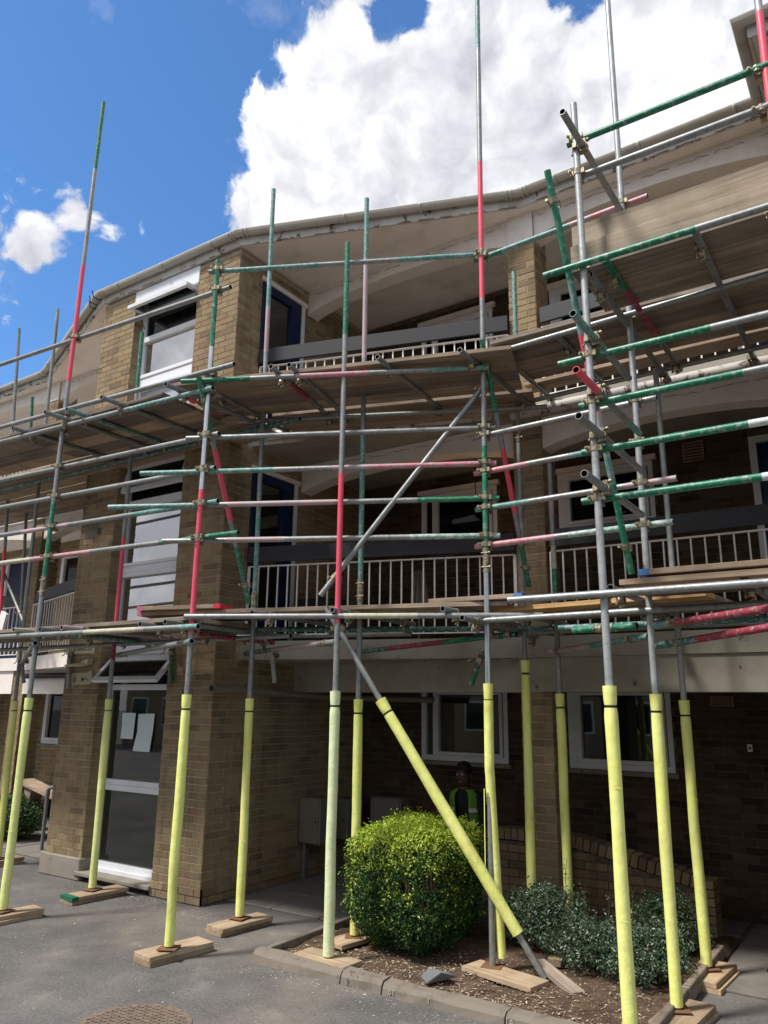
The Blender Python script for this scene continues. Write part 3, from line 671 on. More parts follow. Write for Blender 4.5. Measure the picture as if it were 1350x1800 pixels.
gb.add(vs, fs, 0, True); gt = gb.build('gutter', 'gutter', bld)
mo = gt.modifiers.new('solid', 'SOLIDIFY'); mo.thickness = .004
# brackets and corner unions along the gutter
def bracket(p_, d_, w=.028, r=.066):
    b_ = MB(); d_ = Vector((d_.x, d_.y, 0)).normalized(); n_ = Vector((d_.y, -d_.x, 0)); ring = []
    for k in range(11):
        a = math.pi * k / 10
        for s in (-w / 2, w / 2): ring.append(Vector((p_.x, p_.y, 7.502)) + n_ * r * math.cos(a) * .93 - Vector((0, 0, r * math.sin(a))) + d_ * s)
    b_.add(ring, [(2 * k, 2 * k + 1, 2 * k + 3, 2 * k + 2) for k in range(10)], 0, True); o = b_.build('gutter_bracket', 'gutter', bld)
    mo = o.modifiers.new('solid', 'SOLIDIFY'); mo.thickness = .006
for i in range(len(EAVE) - 1):
    a, c = gp[i], gp[i + 1]; ln = (c - a).length; k = .45
    while k < ln - .2: bracket(a.lerp(c, k / ln), c - a); k += .9
for i in (1, 2, 3, 4):
    for s in (-1, 1):
        d_ = (gp[i + s] - gp[i]).normalized()
        for q in (.07, .12): bracket(gp[i] + d_ * q, d_, .02, .072)
for (x, y) in ((-2.9, .05), (-2.62, -.1), (-2.78, -.03)):
    MB().path([(x, y, 7.40), (x - .02, y - .09, 7.41), (x - .03, y - .11, 7.50)], .007, 6).build('eave_hook', 'black', bld)

# ---- balcony railings
def railing(a, c, zf, name='balcony_railing', board=True, rust=False, ztop=.82, bz=None):
    a = Vector((*a, 0)); c = Vector((*c, 0)); d_ = (c - a).normalized(); ln = (c - a).length
    r_ = empty(name, (0, 0, 0)); r_.parent = bld; r_.location = Vector((a.x, a.y, zf)) - gloc(bld)
    z0, z1 = zf + .04, zf + ztop
    b_ = MB(); b_.bar(a + Vector((0, 0, z1)), c + Vector((0, 0, z1)), .032, .014); b_.bar(a + Vector((0, 0, z0)), c + Vector((0, 0, z0)), .03, .012)
    for q in (a, c): b_.bar(q + Vector((0, 0, z0)), q + Vector((0, 0, z1)), .014, .032, up=d_)
    b_.build('rail', 'rail_white', r_)
    n_ = int(ln / .118); me = None
    for k in range(1, n_):
        q = a + d_ * ln * k / n_
        if me is None:
            b_ = MB(); b_.obox((0, 0, (z1 - z0) / 2), d_, d_.cross(Vector((0, 0, 1))), (0, 0, 1), .007, .007, (z1 - z0) / 2); me = b_.mesh('baluster', 'rail_white')
        inst('baluster', me, r_, (q.x, q.y, z0))
    if board:
        n2 = Vector((d_.y, -d_.x, 0)); o_ = n2 * .03
        MB().bar(a + o_ + Vector((0, 0, zf + ztop + .13)), c + o_ + Vector((0, 0, zf + ztop + .13)), .035, .175).build('handrail_board', 'slate_board', r_)
    return r_
for zf in (ZF1 + .02, ZF2):
    railing((.03, .41), (2.92, 1.255), zf); railing((3.30, 1.29), (5.72, 1.29), zf)
    railing((-2.63, .41), (-5.50, 1.25), zf); railing((-5.88, 1.29), (-9.4, 1.29), zf)
# rain pipes below the upper balcony edge
def pipe(pts, r, mt, name='rain_pipe', seg=12): return MB().path(pts, r, seg).build(name, mt, bld)
pipe([(.10, .38, 5.0), (.75, .50, 5.0)], .05, 'render_white', 'slab_nosing'); pipe([(.75, .52, 4.985), (1.4, .71, 4.98), (2.78, 1.10, 4.965)], .058, 'pipe_white'); pipe([(2.98, 1.14, 4.93), (4.2, 1.15, 4.93), (5.7, 1.15, 4.93)], .058, 'pipe_white')
wp = MB(); wp.path([(.16, -.16, 2.10), (.16, .6, 2.08), (.18, 1.3, 2.05), (.30, 1.75, 2.04), (.6, 2.05, 2.03), (1.4, 2.2, 2.02)], .036, 10, caps=False)
wp.tube((.16, -.17, 2.10), (.16, -.12, 2.10), .044, 14); wp.tube((.16, -.1705, 2.10), (.16, -.171, 2.10), .030, 12)
wps = wp.build('waste_pipe', 'grey_box', bld); b_ = MB(); b_.tube((.16, -.172, 2.10), (.16, -.18, 2.10), .031, 12); b_.build('pipe_mouth', 'tube_inside', wps)
pipe([(-5.4, 1.2, 2.33), (-3.9, 1.2, 2.33), (-2.62, 1.2, 2.30)], .04, 'black', 'soil_pipe')

# ---- windows and doors of the flats
def window(x0, x1, z0, z1, y=2.60, fm='upvc', g_='glass_dark', hood=True, mull=None, light=False):
    w_ = empty('window', (0, 0, 0)); w_.parent = bld; w_.location = Vector(((x0 + x1) / 2, y, z0)) - gloc(bld)
    b_ = MB(); t_ = .055
    b_.box(x0, x1, y - .01, y + .08, z1 - t_, z1); b_.box(x0, x1, y - .01, y + .08, z0, z0 + t_ + .01); b_.box(x0, x0 + t_ + .01, y - .01, y + .08, z0 + t_ + .01, z1 - t_); b_.box(x1 - t_, x1, y - .01, y + .08, z0 + t_ + .01, z1 - t_)
    a = x0 + t_ + .02
    if mull: b_.box(mull, mull + .05, y - .005, y + .08, z0 + t_ + .01, z1 - t_); a = mull + .05
    # opening sash, proud of the frame
    i = .04
    b_.box(a, x1 - t_ - .01, y - .025, y + .05, z1 - t_ - i, z1 - t_ - .002); b_.box(a, x1 - t_ - .01, y - .025, y + .05, z0 + t_ + .012, z0 + t_ + .012 + i); b_.box(a, a + i, y - .025, y + .05, z0 + t_ + .012 + i, z1 - t_ - i); b_.box(x1 - t_ - .01 - i, x1 - t_ - .01, y - .025, y + .05, z0 + t_ + .012 + i, z1 - t_ - i)
    b_.build('frame', fm, w_, bevel=.003)
    MB().box(x0 + .04, x1 - .04, y + .03, y + .036, z0 + .04, z1 - .04).build('pane', g_, w_)
    MB().box(x0 - .04, x1 + .04, y - .05, y + .1, z0 - .045, z0 - .004).build('sill', 'concrete', w_)
    if hood: MB().box(x0 - .03, x1 + .05, y - .06, y + .02, z1 + .004, z1 + .06).build('hood', 'render_white', w_)
    return w_
for (x0, x1, z0, z1) in WIN: window(x0, x1, z0, z1, mull=x0 + .16 if x0 < 2 else x0 + .06, hood=z0 > 2, g_='glass' if z0 < 2 else 'glass_dark')
for (x0, x1, z0, z1) in BACK_L[:3]: window(x0, x1, z0, z1, hood=False)
window(-4.1, -3.3, 3.9, 4.66, hood=True)
part('room_wall', 'interior', (.3, 6.0, 3.3, 3.35, .2, 7.3)); part('room_wall', 'interior', (-11, -2.7, 3.3, 3.35, .2, 7.3))
def side_door(zf, zt):
    d_ = empty('balcony_door', (0, 0, 0)); d_.parent = bld; d_.location = Vector((0, .8, zf)) - gloc(bld)
    b_ = MB(); x0, x1 = -.05, .012
    b_.box(x0, x1, .41, .50, zf, zt); b_.box(x0, x1, 1.03, 1.15, zf, zt); b_.box(x0, x1, .50, 1.03, zt - .11, zt); b_.box(x0, x1, .50, 1.03, zf, zf + .3); b_.build('frame', 'blue_paint', d_, bevel=.004)
    b_ = MB(); b_.box(x0, x1 + .01, .95, 1.03, zf + .3, zt - .11); b_.box(x0 - .0, x1 + .01, .50, .53, zf + .3, zt - .11); b_.build('stile', 'blue_paint', d_)
    MB().box(-.03, -.02, .53, .95, zf + .3, zt - .11).build('pane', 'glass', d_)
    MB().box(-.05, .02, 1.155, 1.215, zf, zt + .02).build('architrave', 'upvc', d_)
    MB().box(-.02, .03, .38, 1.25, zt + .004, zt + .06).build('hood', 'render_white', d_)
side_door(ZF1, 4.62); side_door(ZF2, 7.10)
def back_door(x0, x1, zf, zt, mt='blue_paint', y=2.6):
    d_ = empty('flat_door', (0, 0, 0)); d_.parent = bld; d_.location = Vector(((x0 + x1) / 2, y, zf)) - gloc(bld)
    b_ = MB(); b_.box(x0, x0 + .07, y - .02, y + .08, zf, zt); b_.box(x1 - .07, x1, y - .02, y + .08, zf, zt); b_.box(x0 + .07, x1 - .07, y - .02, y + .08, zt - .07, zt); b_.build('frame', 'upvc', d_)
    b_ = MB(); b_.box(x0 + .075, x1 - .075, y + .02, y + .06, zf, zt - .075); b_.box(x0 + .2, x1 - .2, y + .012, y + .02, zf + .25, zf + .8); b_.build('leaf', mt, d_)
    MB().tube((x0 + .14, y + .018, zf + 1), (x0 + .14, y - .02, zf + 1), .014, 10).build('handle', 'chrome', d_)
for x0, x1, z0, z1 in BACK_R[6:]: back_door(x0, x1, z0, z1)
for x0, x1, z0, z1 in BACK_L[3:5]: back_door(x0, x1, z0, z1)
def vent(x0, x1, z0, z1, n_=6, mt='terracotta'):
    v_ = empty('air_vent', (0, 0, 0)); v_.parent = bld; v_.location = Vector(((x0 + x1) / 2, 2.58, z0)) - gloc(bld)
    MB().box(x0, x1, 2.575, 2.59, z0, z1).build('back_plate', 'black', v_)
    b_ = MB(); b_.box(x0, x0 + .02, 2.56, 2.575, z0, z1); b_.box(x1 - .02, x1, 2.56, 2.575, z0, z1)
    for k in range(n_ + 1): z = z0 + (z1 - z0) * k / (n_ + .6); b_.box(x0 + .02, x1 - .02, 2.562, 2.575, z, z + (z1 - z0) / n_ * .5)
    b_.build('grille', mt, v_)
vent(4.36, 4.58, 4.56, 4.79); vent(4.42, 4.64, 1.98, 2.08, 4)
tag(part('door_bell', 'upvc', (4.72, 4.765, 2.565, 2.59, 1.555, 1.625), parent=None), 'small white door bell box on the dark ground floor wall', 'door bell')
b_ = MB(); b_.tube((4.743, 2.565, 1.59), (4.743, 2.558, 1.59), .012, 12); b_.build('bell_button', 'black', bpy.data.objects['door_bell'])
tag(part('ceiling_lamp_base', 'upvc', (2.06, 2.14, 1.96, 2.04, 4.40, 4.41), parent=None), kind=None)
lb = bpy.data.objects['ceiling_lamp_base']; bpy.data.objects.remove(lb)
lamp = empty('balcony_lamp', (2.3, 1.62, 4.24), 'lit oval orange lamp hanging inside the first floor balcony', 'lamp')
b_ = MB(); K = 14
for (r0, z0), (r1, z1) in zip([(.0, 4.205), (.04, 4.208), (.062, 4.225), (.058, 4.245), (.02, 4.255)], [(.04, 4.208), (.062, 4.225), (.058, 4.245), (.02, 4.255), (0, 4.256)]):
    b_.add([(2.3 + r * math.cos(2 * math.pi * k / K), 1.62 + r * math.sin(2 * math.pi * k / K), z) for r, z in ((r0, z0), (r1, z1)) for k in range(K)], [(k, (k + 1) % K, K + (k + 1) % K, K + k) for k in range(K)], 0, True)
b_.build('bulb', 'lamp', lamp); MB().tube((2.3, 1.62, 4.25), (2.3, 1.62, 4.90), .006, 6).build('cord', 'black', lamp)
pl = bpy.data.lights.new('lamp_light', 'POINT'); pl.energy = 1.2; pl.color = (1, .6, .3); pl.shadow_soft_size = .06; po = bpy.data.objects.new('lamp_light', pl); COL.objects.link(po); po.parent = lamp; po.location = (0, 0, -.09)
# things left on the balconies
b_ = MB(); b_.box(.25, .75, 1.0, 1.35, ZF1 + .02, ZF1 + .52); 
for k in range(10): b_.bar((.26 + .05 * k, .99, ZF1 + .05), (.26 + .05 * k, .99, ZF1 + .6), .006, .006)
for k in range(10): b_.bar((.25, .985, ZF1 + .08 + .055 * k), (.76, .985, ZF1 + .08 + .055 * k), .006, .006)
tag(b_.build('wire_crate', 'slate_board'), 'dark wire crate standing behind the left end of the first floor railing', 'crate')
b_ = MB(); b_.path([(1.72, 1.35, 3.42), (1.72, 1.35, 3.30), (1.72, 1.35, 3.1), (1.72, 1.35, 2.98)], [.015, .05, .075, .06], 12)
for k in range(10): a = k * .63; b_.path([(1.72 + .05 * math.cos(a), 1.35 + .05 * math.sin(a), 3.4), (1.72 + .085 * math.cos(a), 1.35 + .085 * math.sin(a), 3.1), (1.72 + .075 * math.cos(a), 1.35 + .075 * math.sin(a), 2.92 + .04 * (k % 3))], .018, 6)
tag(b_.build('mop_head', 'grey_box'), 'grey mop head hanging behind the first floor railing', 'mop')
b_ = MB(); b_.path([(1.72, 1.35, 2.64), (1.72, 1.35, 3.0)], .012, 8); b_.build('handle', 'grey_metal', bpy.data.objects['mop_head'])
tag(part('storage_box', 'clutter_blue', (2.2, 2.75, 1.75, 2.3, ZF1 + .002, ZF1 + .34), parent=None, bevel=.02), 'dark blue storage box low behind the first floor railing', 'box')
b_ = MB(); b_.box(2.18, 2.77, 1.73, 2.32, ZF1 + .345, ZF1 + .375); b_.build('lid', 'clutter_blue', bpy.data.objects['storage_box'])
# scaffold tubes: kind, run, ends in metres, paint bands along the tube
TUBES = [
('standard', 'O0', (-1.046, -1.428, 0.09), (-1.029, -1.402, 8.911), [(0, 'foam'), (0.326, 'galv'), (0.329, 'rust'), (0.334, 'green'), (0.44, 'galv'), (0.591, 'pink'), (0.752, 'galv'), (0.894, 'green')]),
('standard', 'O1', (1.027, -1.283, 0.09), (1.023, -1.288, 6.144), [(0, 'foam'), (0.399, 'galv'), (0.404, 'pink'), (0.616, 'chrome'), (0.848, 'green')]),
('standard', 'O2', (2.189, -0.745, 0.09), (2.192, -0.743, 6.223), [(0, 'galv'), (0.412, 'pink'), (0.627, 'galv'), (0.843, 'green')]),
('standard', 'O3', (3.285, -0.173, 0.09), (3.333, -0.15, 10.937), [(0, 'galv'), (0.185, 'chrome'), (0.281, 'green'), (0.374, 'galv'), (0.505, 'pink'), (0.639, 'galv'), (0.761, 'teal')]),
('standard', 'O4', (4.62, -1.2, 0.07), (4.6, -1.207, 6.262), [(0, 'galv')]),
('standard', 'S5', (4.618, -0.233, 0.09), (4.647, -0.225, 9.337), [(0, 'galv')]),
('standard', 'S6', (4.599, 0.738, 0.09), (4.574, 0.732, 4.913), [(0, 'galv')]),
('standard', 'O6', (5.8, -1.15, 0.07), (5.866, -1.146, 7.582), [(0, 'galv'), (0.619, 'pink'), (0.844, 'galv')]),
('standard', 'I0', (-1.129, -0.419, 0.09), (-1.151, -0.449, 6.337), [(0, 'galv'), (0.37, 'darkred'), (0.405, 'pink'), (0.59, 'galv'), (0.875, 'green')]),
('standard', 'I1', (0.846, -0.314, 0.09), (0.813, -0.345, 7.624), [(0, 'galv'), (0.383, 'teal'), (0.514, 'galv'), (0.733, 'palepink'), (0.804, 'teal')]),
('standard', 'I2', (2.018, -0.171, 0.09), (2.003, -0.181, 7.131), [(0, 'galv'), (0.416, 'teal'), (0.629, 'galv'), (0.74, 'palepink'), (0.899, 'teal')]),
('standard', 'I930', (3.18, 0.82, 0.09), (3.198, 0.828, 6.389), [(0, 'galv'), (0.446, 'palepink'), (0.569, 'galv'), (0.874, 'teal')]),
('standard', 'I1003', (3.48, 0.9, 0.09), (3.475, 0.898, 4.248), [(0, 'galv'), (0.686, 'green'), (0.751, 'cream'), (0.804, 'galv'), (0.876, 'palepink'), (0.924, 'galv')]),
('standard', 'L1', (-3.41, -0.1, 0.09), (-3.466, -0.192, 7.468), [(0, 'galv')]),
('standard', 'L2', (-4.73, 0.3, 2.8), (-4.872, 0.044, 7.659), [(0, 'pink'), (0.274, 'galv'), (0.954, 'teal')]),
('standard', 'L3', (-5.19, 0.9, 2.8), (-5.327, 0.667, 6.815), [(0, 'galv'), (0.849, 'green')]),
('ledger', 'left rail', (-4.434, -1.578, 4.352), (1.141, -1.229, 4.352), [(0, 'galv')]),
('ledger', 'left rail', (-4.435, -1.581, 4.028), (1.121, -1.23, 4.028), [(0, 'galv'), (0.943, 'teal')]),
('ledger', 'left rail', (-4.435, -1.583, 3.704), (1.181, -1.226, 3.704), [(0, 'galv'), (0.51, 'palepink'), (0.642, 'galv'), (0.807, 'teal')]),
('ledger', 'left rail', (-4.436, -1.586, 3.39), (1.441, -1.209, 3.39), [(0, 'cream'), (0.522, 'pink'), (0.68, 'galv'), (0.84, 'green')]),
('ledger', 'left top', (-4.432, -1.564, 5.841), (1.16, -1.229, 5.841), [(0, 'galv')]),
('ledger', 'left toe rail', (-4.427, -1.682, 4.945), (1.377, -1.325, 4.945), [(0, 'galv')]),
('ledger', 'deck2 left', (-4.427, -1.674, 4.768), (1.127, -1.331, 4.768), [(0, 'galv'), (0.805, 'teal')]),
('ledger', 'deck1 left', (-4.431, -1.693, 2.584), (1.148, -1.327, 2.584), [(0, 'galv'), (0.745, 'cream'), (0.868, 'palepink'), (0.887, 'galv'), (0.96, 'teal')]),
('ledger', 'mid rail', (0.823, -1.33, 4.333), (3.371, -0.075, 4.333), [(0, 'galv')]),
('ledger', 'mid rail', (0.446, -1.515, 4.005), (3.37, -0.076, 4.005), [(0, 'teal'), (0.388, 'galv'), (0.555, 'palepink'), (0.657, 'pink')]),
('ledger', 'mid rail', (0.195, -1.639, 3.689), (3.387, -0.068, 3.689), [(0, 'teal'), (0.237, 'galv'), (0.32, 'palepink'), (0.598, 'galv'), (0.802, 'green')]),
('ledger', 'mid rail', (0.689, -1.395, 3.361), (3.385, -0.068, 3.361), [(0, 'galv'), (0.2, 'palepink'), (0.375, 'galv'), (0.743, 'tealw')]),
('ledger', 'mid top', (0.911, -1.287, 6.057), (3.487, -0.018, 6.057), [(0, 'teal'), (0.383, 'galv'), (0.652, 'teal')]),
('ledger', 'deck2 mid', (0.822, -1.442, 4.862), (3.373, -0.186, 4.862), [(0, 'green'), (0.233, 'galv'), (0.385, 'pink'), (0.618, 'galv'), (0.815, 'teal')]),
('ledger', 'deck1 mid', (1.003, -1.352, 2.672), (3.722, -0.014, 2.672), [(0, 'galv'), (0.46, 'cream'), (0.665, 'galv')]),
('ledger', 'right mid rail', (3.156, -0.107, 4.265), (4.783, -0.187, 4.265), [(0, 'galv')]),
('ledger', 'right mid rail', (3.175, -0.109, 3.931), (4.982, -0.197, 3.931), [(0, 'pink'), (0.278, 'galv'), (0.487, 'teal')]),
('ledger', 'right mid rail', (3.183, -0.11, 3.604), (4.881, -0.192, 3.604), [(0, 'teal'), (0.3, 'galv'), (0.775, 'palepink')]),
('ledger', 'right mid rail', (3.172, -0.11, 3.279), (4.83, -0.19, 3.279), [(0, 'pink'), (0.44, 'galv'), (0.512, 'tealw')]),
('ledger', 'rm top', (3.214, -0.105, 6.02), (4.839, -0.188, 6.02), [(0, 'green'), (0.18, 'teal'), (0.583, 'palepink'), (0.708, 'pink')]),
('ledger', 'deck2 rm', (3.254, -0.21, 4.968), (5.829, -0.338, 4.968), [(0, 'galv')]),
('ledger', 'deck1 rm', (3.244, -0.215, 2.633), (5.922, -0.342, 2.633), [(0, 'galv')]),
('ledger', 'G0', (4.521, -1.157, 5.979), (6.6, -1.157, 5.979), [(0, 'green')]),
('ledger', 'G1', (4.582, -1.156, 5.678), (6.6, -1.156, 5.678), [(0, 'galv')]),
('ledger', 'G2', (4.334, -1.255, 4.911), (7.2, -1.255, 4.911), [(0, 'green'), (0.357, 'galv')]),
('ledger', 'G3', (4.376, -1.155, 4.261), (6.8, -1.155, 4.261), [(0, 'green'), (0.41, 'galv')]),
('ledger', 'G4', (4.508, -1.154, 3.921), (6.8, -1.154, 3.921), [(0, 'green'), (0.443, 'galv')]),
('ledger', 'G5', (4.509, -1.154, 3.592), (6.8, -1.154, 3.592), [(0, 'green'), (0.443, 'whitep')]),
('ledger', 'G6', (4.49, -1.154, 3.259), (6.8, -1.154, 3.259), [(0, 'green'), (0.465, 'whitep')]),
('ledger', 'deck1 right', (3.992, -1.253, 2.632), (7.1, -1.253, 2.632), [(0, 'galv')]),
('transom', 'tr end', (4.651, -1.607, 5.875), (4.651, -0.128, 5.875), [(0, 'galv')]),
('transom', 'tr end', (4.656, -1.625, 4.354), (4.656, -0.449, 4.354), [(0, 'teal'), (0.555, 'galv')]),
('transom', 'tr end', (4.657, -1.624, 3.971), (4.657, -0.28, 3.971), [(0, 'pink'), (0.282, 'galv'), (0.762, 'teal')]),
('transom', 'tr end', (4.658, -1.624, 3.669), (4.658, -0.28, 3.669), [(0, 'galv')]),
('transom', 'tr end', (4.66, -1.584, 3.313), (4.66, -0.38, 3.313), [(0, 'galv')]),
('transom', 'deck2', (-1.642, -1.626, 4.83), (-1.642, -0.176, 4.83), [(0, 'galv')]),
('transom', 'deck2', (-0.907, -1.716, 4.83), (-0.907, -0.266, 4.83), [(0, 'galv')]),
('transom', 'deck2', (-0.646, -1.645, 4.83), (-0.646, -0.195, 4.83), [(0, 'teal')]),
('transom', 'deck2', (-0.075, -1.654, 4.83), (-0.075, -0.204, 4.83), [(0, 'galv')]),
('transom', 'deck2', (0.708, -1.531, 4.83), (0.708, -0.081, 4.83), [(0, 'galv')]),
('transom', 'deck2', (1.665, -1.15, 4.92), (1.301, 0.306, 4.92), [(0, 'galv'), (0.247, 'darkred'), (0.517, 'galv')]),
('transom', 'deck2', (1.828, -1.088, 4.92), (1.465, 0.367, 4.92), [(0, 'galv')]),
('transom', 'deck2', (2.592, -0.797, 4.92), (2.443, 0.696, 4.92), [(0, 'galv'), (0.117, 'dteal'), (0.228, 'galv')]),
('transom', 'deck2', (3.266, -0.527, 4.92), (3.266, 0.973, 4.92), [(0, 'galv')]),
('transom', 'deck2', (3.434, -0.204, 5.02), (3.434, 1.296, 5.02), [(0, 'galv')]),
('transom', 'deck2', (4.0, -0.138, 5.02), (4.0, 1.362, 5.02), [(0, 'galv')]),
('transom', 'deck2', (0.797, -1.118, 4.92), (0.648, 0.375, 4.92), [(0, 'palepink'), (0.165, 'galv')]),
('transom', 'deck2', (4.619, -1.118, 4.9), (4.619, 1.032, 4.9), [(0, 'galv')]),
('transom', 'deck2', (4.732, -1.141, 4.97), (4.732, 1.009, 4.97), [(0, 'green'), (0.217, 'darkred'), (0.68, 'galv')]),
('transom', 'deck2', (5.331, -1.168, 4.97), (5.331, 1.232, 4.97), [(0, 'galv')]),
('transom', 'deck1', (-1.262, -1.542, 2.64), (-1.262, -0.042, 2.64), [(0, 'cream')]),
('transom', 'deck1', (-0.956, -1.453, 2.64), (-0.956, 0.047, 2.64), [(0, 'galv')]),
('transom', 'deck1', (-0.592, -1.46, 2.64), (-0.592, 0.04, 2.64), [(0, 'palepink')]),
('transom', 'deck1', (-0.899, -1.157, 2.6), (-0.899, 0.343, 2.6), [(0, 'teal')]),
('transom', 'deck1', (0.379, -1.318, 2.64), (0.379, 0.182, 2.64), [(0, 'galv')]),
('transom', 'deck1', (0.747, -1.346, 2.64), (0.747, 0.154, 2.64), [(0, 'galv')]),
('transom', 'deck1', (1.433, -0.979, 2.72), (1.433, 0.321, 2.72), [(0, 'galv')]),
('transom', 'deck1', (2.183, -0.809, 2.72), (2.183, 0.491, 2.72), [(0, 'galv')]),
('transom', 'deck1', (3.032, -0.441, 2.72), (3.032, 1.059, 2.72), [(0, 'galv')]),
('transom', 'deck1', (3.281, -0.576, 2.62), (3.281, 0.424, 2.62), [(0, 'galv')]),
('transom', 'deck1', (3.137, -0.013, 2.62), (3.137, 1.287, 2.62), [(0, 'galv')]),
('transom', 'deck1', (3.439, 0.089, 2.72), (3.439, 1.289, 2.72), [(0, 'galv')]),
('transom', 'deck1', (4.562, -0.903, 2.72), (4.562, 0.697, 2.72), [(0, 'galv')]),
('transom', 'deck1', (4.402, 0.254, 2.72), (4.402, 1.154, 2.72), [(0, 'galv')]),
('transom', 'deck1', (5.366, -0.851, 2.72), (5.366, 0.749, 2.72), [(0, 'galv')]),
('transom', 'deck1 low', (0.587, -0.946, 2.58), (0.587, 0.254, 2.58), [(0, 'palepink'), (0.102, 'darkred')]),
('ledger', 'inner', (-4.2, -0.374, 2.58), (1.3, -0.296, 2.58), [(0, 'galv')]),
('ledger', 'inner', (-4.2, -0.374, 4.77), (1.3, -0.296, 4.77), [(0, 'dteal')]),
('ledger', 'inner', (0.562, -0.399, 2.66), (3.461, 0.917, 2.66), [(0, 'dteal')]),
('ledger', 'inner', (0.552, -0.408, 4.85), (3.467, 0.92, 4.85), [(0, 'galv')]),
('ledger', 'inner', (3.0, 0.937, 2.63), (6.9, 0.8, 2.63), [(0, 'galv')]),
('ledger', 'inner', (3.0, 0.937, 4.95), (6.9, 0.8, 4.95), [(0, 'galv')]),
('ledger', 'inner', (0.2, -0.15, 2.62), (2.2, 0.42, 2.62), [(0, 'galv')]),
('ledger', 'inner', (3.9, -0.14, 2.55), (6.9, -0.14, 2.55), [(0, 'dteal')]),
('brace', 'long brace', (3.303, -0.093, 4.775), (2.012, -0.761, 2.857), [(0, 'galv')]),
('brace', 'foot brace foam', (2.03, -0.7, 2.76), (3.683, -0.152, 0.07), [(0, 'galv')]),
('brace', 'br3', (3.327, -0.219, 5.131), (3.264, 0.791, 3.042), [(0, 'green'), (0.287, 'galv'), (0.427, 'pink'), (0.688, 'galv'), (0.825, 'green')]),
('brace', 'br4', (1.002, -1.401, 4.883), (0.84, -0.403, 2.896), [(0, 'green'), (0.235, 'galv'), (0.307, 'pink'), (0.62, 'galv'), (0.735, 'green')]),
('brace', 'br5', (4.423, -1.332, 5.686), (4.539, -0.317, 2.902), [(0, 'green'), (0.273, 'teal'), (0.405, 'pink'), (0.49, 'palepink'), (0.632, 'teal'), (0.775, 'green')]),
('brace', 'br6', (-5.17, 0.3, 4.164), (-4.15, 0.3, 3.02), [(0, 'galv')]),
('tie', 'tie', (-1.049, 0.952, 2.5), (2.111, -0.657, 2.47), [(0, 'dteal'), (0.59, 'palepink'), (0.902, 'galv')]),
('tie', 'tie', (0.906, 0.791, 2.47), (3.277, 0.449, 2.58), [(0, 'dteal'), (0.357, 'darkred'), (0.66, 'green')]),
('tie', 'tie', (3.342, 0.954, 2.44), (4.531, 0.044, 2.48), [(0, 'palepink'), (0.497, 'teal')]),
('tie', 'tie', (4.718, -0.492, 2.5), (5.981, -1.523, 2.5), [(0, 'teal'), (0.113, 'darkred')]),
('tie', 'tie', (4.678, -0.299, 2.38), (5.954, -1.246, 2.444), [(0, 'dteal'), (0.25, 'darkred')]),
('tie', 'tie', (1.098, -1.34, 2.46), (-1.251, -0.298, 2.46), [(0, 'galv')]),
('tie', 'tie', (-0.899, -1.519, 2.5), (-3.206, -0.232, 2.42), [(0, 'galv')]),
('tie', 'tie', (4.121, -0.427, 2.5), (4.618, -0.543, 2.5), [(0, 'green')]),
('tie', 'drop', (0.9, -0.1, 2.42), (0.95, -0.1, 2.15), [(0, 'galv')]),
('tie', 'drop', (3.1, 0.1, 2.38), (3.0, 0.1, 2.13), [(0, 'dgreen')]),
('tie', 'drop', (-3.43, -0.1, 2.47), (-3.32, -0.1, 2.18), [(0, 'galv')]),
('tie', 'drop', (-0.65, -0.05, 2.53), (-0.59, -0.05, 2.16), [(0, 'dgreen')]),
('tie', 'drop', (-2.48, -0.05, 2.55), (-2.44, -0.05, 2.11), [(0, 'galv')])]
